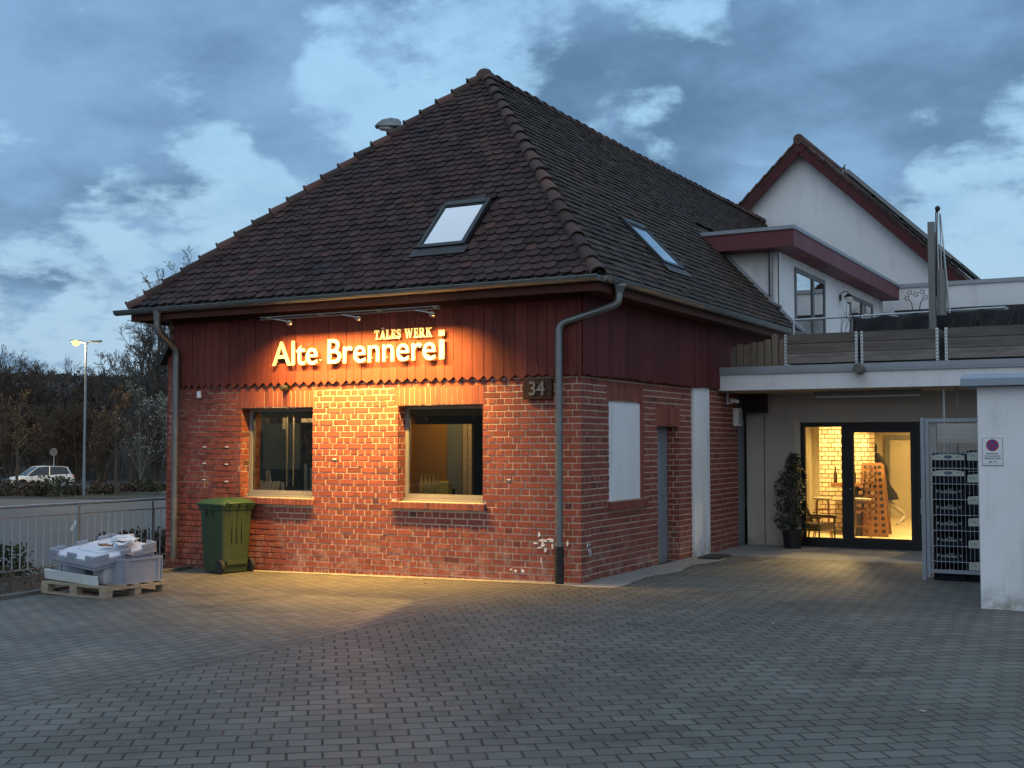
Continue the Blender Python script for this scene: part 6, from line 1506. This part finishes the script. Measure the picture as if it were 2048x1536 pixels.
# thicket in front of the slope
mb = MB(); r_ = random.Random(20)
for _ in range(5200):
    p = pxp(r_.uniform(-60, 470), r_.uniform(99, 150) if r_.random() < .25 else r_.uniform(114, 150)); h = r_.uniform(1.5, 5.0); q = p+Vector((r_.uniform(-1.4,1.4), r_.uniform(-1.4,1.4), h))
    mb.tube([p, (p+q)/2+Vector((r_.uniform(-.3,.3), r_.uniform(-.3,.3), .2)), q], [.035, .028, .012], 3, caps=False)
for _ in range(9000):
    p = pxp(r_.uniform(-60, 470), r_.uniform(114, 150)); p.z += r_.uniform(.1, 3.2); leaf(mb, p, Vector((r_.uniform(-1,1), r_.uniform(-1,1), r_.uniform(-.3,1))).normalized(), Z, r_.uniform(.2, .5), .09, 1)
tag(mb.build('thicket', ['bark', 'leaf_dry'], fix=False), 'dense dark brown thicket along the far side of the car park', 'undergrowth', kind='stuff')
# far ridge of evergreen wood
mb = MB()
for _ in range(16000):
    p = pxp(r_.uniform(-120, 520), r_.uniform(205, 300)); h = 3.2+2.5*mnoise.noise(Vector((p.x*.04, p.y*.04, 0))); p.z += r_.uniform(0, h)
    leaf(mb, p, Vector((r_.uniform(-1,1), r_.uniform(-1,1), r_.uniform(-.3,1))).normalized(), Z, r_.uniform(.7, 1.5), .35, 0)
tag(mb.build('far_wood', ['leaf_dark'], fix=False), 'dark far wood along the ridge', 'wood', kind='stuff')
# shrubs on the island
for i, (px_, D_, sz, mat, lab) in enumerate(((108,73.5,(1.3,.8,1.15),'leaf_hedge','clipped dark green shrub in front of the white car doors'),(72,73,(.8,.6,.85),'leaf_dry','brown dry shrub in front of the white car wheel'),(22,72,(1.5,.7,.95),'leaf_dry','brown shrubs in front of the dark car at the left edge'),(288,79,(1.4,.6,.75),'leaf_hedge','low shrub on the island right of the small tree'),(205,77,(1.0,.5,.7),'leaf_dry','sparse dry shrub between lamp post and island tree'),(262,78,(.8,.5,.6),'leaf_dry','small dry shrub just right of the island tree'),(150,75.5,(.8,.4,.55),'leaf_dry','small dry shrub left of the lamp post base'),(318,82,(.9,.4,.5),'leaf_dry','low dry shrub on the island beside the house pier'))):
    hedge('island_shrub', lab, pxp(px_, D_, -1.5), sz, 520, mat, 30+i, cat='shrub', group='shrubs on the car park island', L=.20, twigs=26)

# ---- cars
def car(name, label, loc, rz_, paint, light, front_lights=True):
    c = thing(name, label, 'car', loc, rz_)
    st_ = [(-2.26,.66,.50,.90),(-2.18,.82,.38,1.02),(-1.9,.89,.30,1.09),(-1.3,.92,.27,1.08),(-.3,.925,.26,1.03),(.6,.925,.26,1.0),(1.1,.915,.27,.98),(1.6,.89,.28,.92),(2.0,.83,.31,.83),(2.2,.72,.38,.74),(2.27,.55,.46,.66)]
    mb = MB(); K = 11
    for x, w, zb, zt in st_:
        half = [(w*.9, zb), (w, zb+.12), (w*1.0, (zb+zt)/2), (w*.98, zt-.10), (w*.90, zt-.01)]
        ring_ = half+[(0, zt+.035)]+[(-y, z) for y, z in half[::-1]]
        for y, z in ring_: mb.v.append((x, y, z))
    for i in range(len(st_)-1):
        for k in range(K): mb.f.append((i*K+k, i*K+(k+1) % K, (i+1)*K+(k+1) % K, (i+1)*K+k)); mb.m.append(0)
    mb.f.append(tuple(range(K))); mb.m.append(0); mb.f.append(tuple((len(st_)-1)*K+k for k in range(K))); mb.m.append(0)
    mb.build('body', [paint], c, smooth=50)
    bt = [(-2.10,.76,1.08),(-1.6,.84,1.08),(-.4,.86,1.03),(.75,.84,.995),(1.12,.70,.985)]; tp_ = [(-1.82,.60,1.52),(-1.5,.66,1.575),(-.5,.68,1.615),(.15,.66,1.58),(.32,.60,1.55)]
    mb = MB()
    for s_ in (1, -1):
        b = len(mb.v); mb.v += [(x, s_*y, z) for x, y, z in bt]+[(x, s_*y, z) for x, y, z in tp_]
        for k in range(4): mb.f.append((b+k, b+k+1, b+6+k, b+5+k)); mb.m.append(0)
    mb.f.append((4, 9, 19, 14)); mb.m.append(0); mb.f.append((0, 10, 15, 5)); mb.m.append(0); mb.build('windows', ['carglass'], c)
    mb = MB()
    P_ = [(x, y*.99, z+.004) for x, y, z in tp_]; Q_ = [(x, 0, z+.035) for x, y, z in tp_]; S_ = [(x, -y*.99, z+.004) for x, y, z in tp_]; mb.v += P_+Q_+S_
    for k in range(4): mb.f.append((k, k+1, 6+k, 5+k)); mb.f.append((5+k, 6+k, 11+k, 10+k)); mb.m += [0, 0]
    mb.build('roof', [paint], c, smooth=60)
    mb = MB()
    for s_ in (1, -1):
        for a, b in ((0,0),(3,3)): 
            if a == 3: mb.beam(Vector((bt[4][0]-.05, s_*bt[4][1]*1.08, bt[4][2])), Vector((tp_[4][0], s_*tp_[4][1], tp_[4][2])), .06, .05)
            else: mb.beam(Vector((-1.95, s_*.80, 1.07)), Vector((-1.74, s_*.625, 1.54)), .16, .05)
        mb.tube([(x, s_*y, z+.01) for x, y, z in tp_], .028, 6); mb.beam((-.45, s_*.865, 1.03), (-.5, s_*.685, 1.6), .05, .03)
    mb.build('pillars', [paint], c)
    for x in (-1.38, 1.40):
        for s_ in (-1, 1):
            mb = MB(); mb.lathe([(.22, s_*.70), (.335, s_*.70), (.345, s_*.74), (.345, s_*.90), (.33, s_*.925), (.22, s_*.925)], (x, 0, .345), 22, axis='y'); w = mb.build('wheel', ['rubber'], c, smooth=40)
            mb = MB(); mb.lathe([(.0, s_*.90), (.06, s_*.915), (.22, s_*.905), (.235, s_*.93)], (x, 0, .345), 14, axis='y'); mb.build('rim', ['steel'], w)
            mb = MB(); V = []
            for rr_ in (.345, .42):
                for k in range(13): t = R(180)*k/12; V.append((x+math.cos(t)*rr_, s_*.934, .36+math.sin(t)*rr_*.98))
            mb.add(V, [(k, k+1, 14+k, 13+k) for k in range(12)]); mb.build('wheel_arch', ['black'], c)
    for s_ in (-1, 1):
        mb = MB(); mb.obox((2.12, s_*.64, .72), (.10, -s_*.06, 0), (0, .14, 0), (0, 0, .055)); mb.build('headlight', ['headlamp'], c, bevel=.02)
        mb = MB(); mb.obox((-2.16, s_*.70, .95), (.07, 0, 0), (0, .14, 0), (0, 0, .06)); mb.build('tail_light', ['tail'], c, bevel=.02)
        mb = MB(); mb.obox((.80, s_*1.0, 1.03), (.06, 0, 0), (0, .09, 0), (0, 0, .06)); mb.build('mirror', [light], c, bevel=.02)
    mb = MB(); mb.box(2.2, 2.285, -.42, .42, .46, .62); mb.box(2.19, 2.27, -.5, .5, .34, .42); mb.build('grille', ['black'], c, bevel=.015); return c
Dc = 77.5; p = pxp(80, 84, -1.5); car('parked_car', 'white parked car standing behind shrubs on the car park', p, R(29+180+40), 'carwhite', 'black')
p = pxp(-16, 80, -1.5); car('parked_car', 'dark parked car with a red lamp at the left edge', p, R(29+100), 'cardark', 'black')

# ---- lamps and sign
def street_lamp(name, label, loc, h, rz_, lit, arm):
    s_ = thing(name, label, 'street lamp', loc, rz_); mb = MB(); mb.tube([(0, 0, -.3), (0, 0, 1.1)], .105, 10); mb.tube([(0, 0, 1.1), (0, 0, h)], [.088, .055], 10); mb.build('pole', ['lamp_pole'], s_, smooth=40)
    mb = MB(); mb.tube([(-arm*.9, 0, h+.05), (0, 0, h), (arm, 0, h+.06)], .035, 8); mb.build('arm', ['lamp_pole'], s_)
    for sg in (-1, 1):
        mb = MB(); mb.obox((sg*(arm+.28), 0, h+.10), (.36, 0, .02*sg), (0, .13, 0), (-.003*sg, 0, .055)); hd = mb.build('lamp_head', ['lamp_pole'], s_, bevel=.03)
        mb = MB(); 
        if lit and sg < 0: mb.lathe([(0, -.24), (.17, -.16), (.23, 0.0), (.17, .11), (0, .14)], (sg*(arm+.30), 0, h+.02), 12); mb.build('lit_glass', ['sodium'], hd, smooth=60)
        else: mb.box(sg*(arm+.28)-.3, sg*(arm+.28)+.3, -.1, .1, h+.015, h+.04); mb.build('glass', ['headlamp'], hd)
    return s_
LP = pxp(170, 75, -1.5); sl = street_lamp('street_lamp', 'tall grey street lamp with one lit yellow head in the car park', LP, 9.55, R(29+6), True, .32)
ld = bpy.data.lights.new('street_light', 'POINT'); ld.energy = 1300; ld.color = (1.0, .66, .22); ld.shadow_soft_size = .25; lo = bpy.data.objects.new('street_light', ld); COL.objects.link(lo); lo.parent = sl; lo.location = (-.62, 0, 9.2)
# lamp close behind the house, only its head shows over the hip
rl_ = thing('street_lamp', 'unlit lamp head with pale hood showing over the left roof slope', 'street lamp', (-8.14, 7.60, -1.37), R(29))
mb = MB(); mb.tube([(.28, 0, -.2), (.28, 0, 9.75), (.20, 0, 10.02), (.05, 0, 10.05)], .05, 10); mb.build('pole', ['lamp_pole'], rl_, smooth=40)
mb = MB(); prof = [(-.44,.02,.0),(-.40,.07,.07),(-.28,.12,.16),(-.10,.13,.20),(.08,.11,.17),(.14,.07,.10)]
for x, w, h in prof:
    for k in range(9): t = R(180)*k/8; mb.v.append((x, math.cos(t)*w, 10.05+math.sin(t)*h))
for i in range(5):
    for k in range(8): mb.f.append((i*9+k, i*9+k+1, (i+1)*9+k+1, (i+1)*9+k)); mb.m.append(0)
mb.f.append(tuple(45+k for k in range(9))); mb.m.append(0)
hd = mb.build('hood', ['zinc'], rl_, smooth=50); mb = MB(); mb.box(-.43, .09, -.12, .12, 10.03, 10.05); mb.build('hood_rim', ['dark_metal'], hd)
mb = MB()
for x, w, h in ((-.40,.02,.01),(-.30,.10,.07),(-.12,.11,.085),(-.02,.02,.01)):
    for k in range(9): t = R(180)*k/8; mb.v.append((x, math.cos(t)*w, 10.029-math.sin(t)*h))
for i in range(3):
    for k in range(8): mb.f.append((i*9+k, i*9+k+1, (i+1)*9+k+1, (i+1)*9+k)); mb.m.append(0)
mb.build('glass_bowl', ['headlamp'], rl_, smooth=50)
rs = thing('round_sign', 'round traffic sign seen from behind, over the roof of the white car', 'sign', pxp(109.5, 84, -1.5), R(29)); mb = MB(); mb.tube([(0, 0, -.2), (0, 0, 2.9)], .035, 8); mb.build('post', ['steel'], rs)
mb = MB(); mb.lathe([(0, 0), (.245, 0), (.245, .03), (0, .03)], (0, -.08, 2.62), 24, axis='y'); mb.build('disc', ['farwall'], rs); mb = MB(); mb.tube([(math.cos(R(15*k))*.25, -.08, 2.62+math.sin(R(15*k))*.25) for k in range(25)], .022, 6); mb.build('rim', ['alu'], rs)

# ---- far buildings
def far_house(label, px_, D_, z, rz_, L, W, hw, hr, wall, roof, windows=0):
    p = pxp(px_, D_); p.z = z; h = thing('far_house', label, 'house', p, rz_); mb = MB(); mb.prism([(-W, -6), (W, -6), (W, hw), (0, hw+hr-.1), (-W, hw)], lambda u, v, d: (d, u, v), -L, L); mb.build('wall', [wall], h)
    mb = MB()
    for s_ in (-1, 1):
        a, b = Vector((0, 0, hw+hr)), Vector((0, s_*(W+.5), hw-hr*.5/W)); d = (b-a)/2; n_ = Vector((0, s_*hr, W)).normalized(); mb.obox((a+b)/2+n_*.1, (L+.5, 0, 0), d, n_*.1)
    r2 = mb.build('roof', [roof], h); mb = MB(); mb.box(L*.35, L*.35+.6, -.3, .3, hw+hr-.4, hw+hr+.9); mb.build('chimney', [wall], r2)
    for k in range(windows):
        mb = MB(); x = -L+L*2*(k+.5)/windows; mb.box(x-.5, x+.5, -W-.03, -W-.001, hw-1.7, hw-.5); mb.build('window', ['pane_dark'], h)
    return h
far_house('large far house with dark ridge roof among the trees at left', 76, 120, 1.0, R(29-16), 4.6, 3.4, 4.2, 2.5, 'farwall2', 'farroof', 3)
far_house('small far house with pale grey gable between the bare trees', 277, 109, -1.4, R(29+66), 3.0, 1.6, 4.6, 2.2, 'farwall', 'farroof', 2)
wh = thing('warehouse', 'long pale grey warehouse wall behind the car park trees', 'building', pxp(285, 106.5, -1.5), R(29+4)); mb = MB(); mb.box(-5.5, 10, 0, 9, -1, 3.9); mb.build('wall', ['farwall'], wh); mb = MB(); mb.box(-5.7, 10.2, -.2, 9.2, 3.9, 4.1); mb.build('roof', ['farroof'], wh)
w2 = thing('warehouse', 'low long grey shed behind the brown trees at the left edge', 'building', pxp(-10, 105, -1.5), R(29-3)); mb = MB(); mb.box(-12, 5.5, 0, 8, -1, 3.8); mb.build('wall', ['farwall'], w2); mb = MB(); mb.box(-12.2, 5.7, -.25, 8.2, 3.8, 4.0); mb.build('roof', ['farroof'], w2)
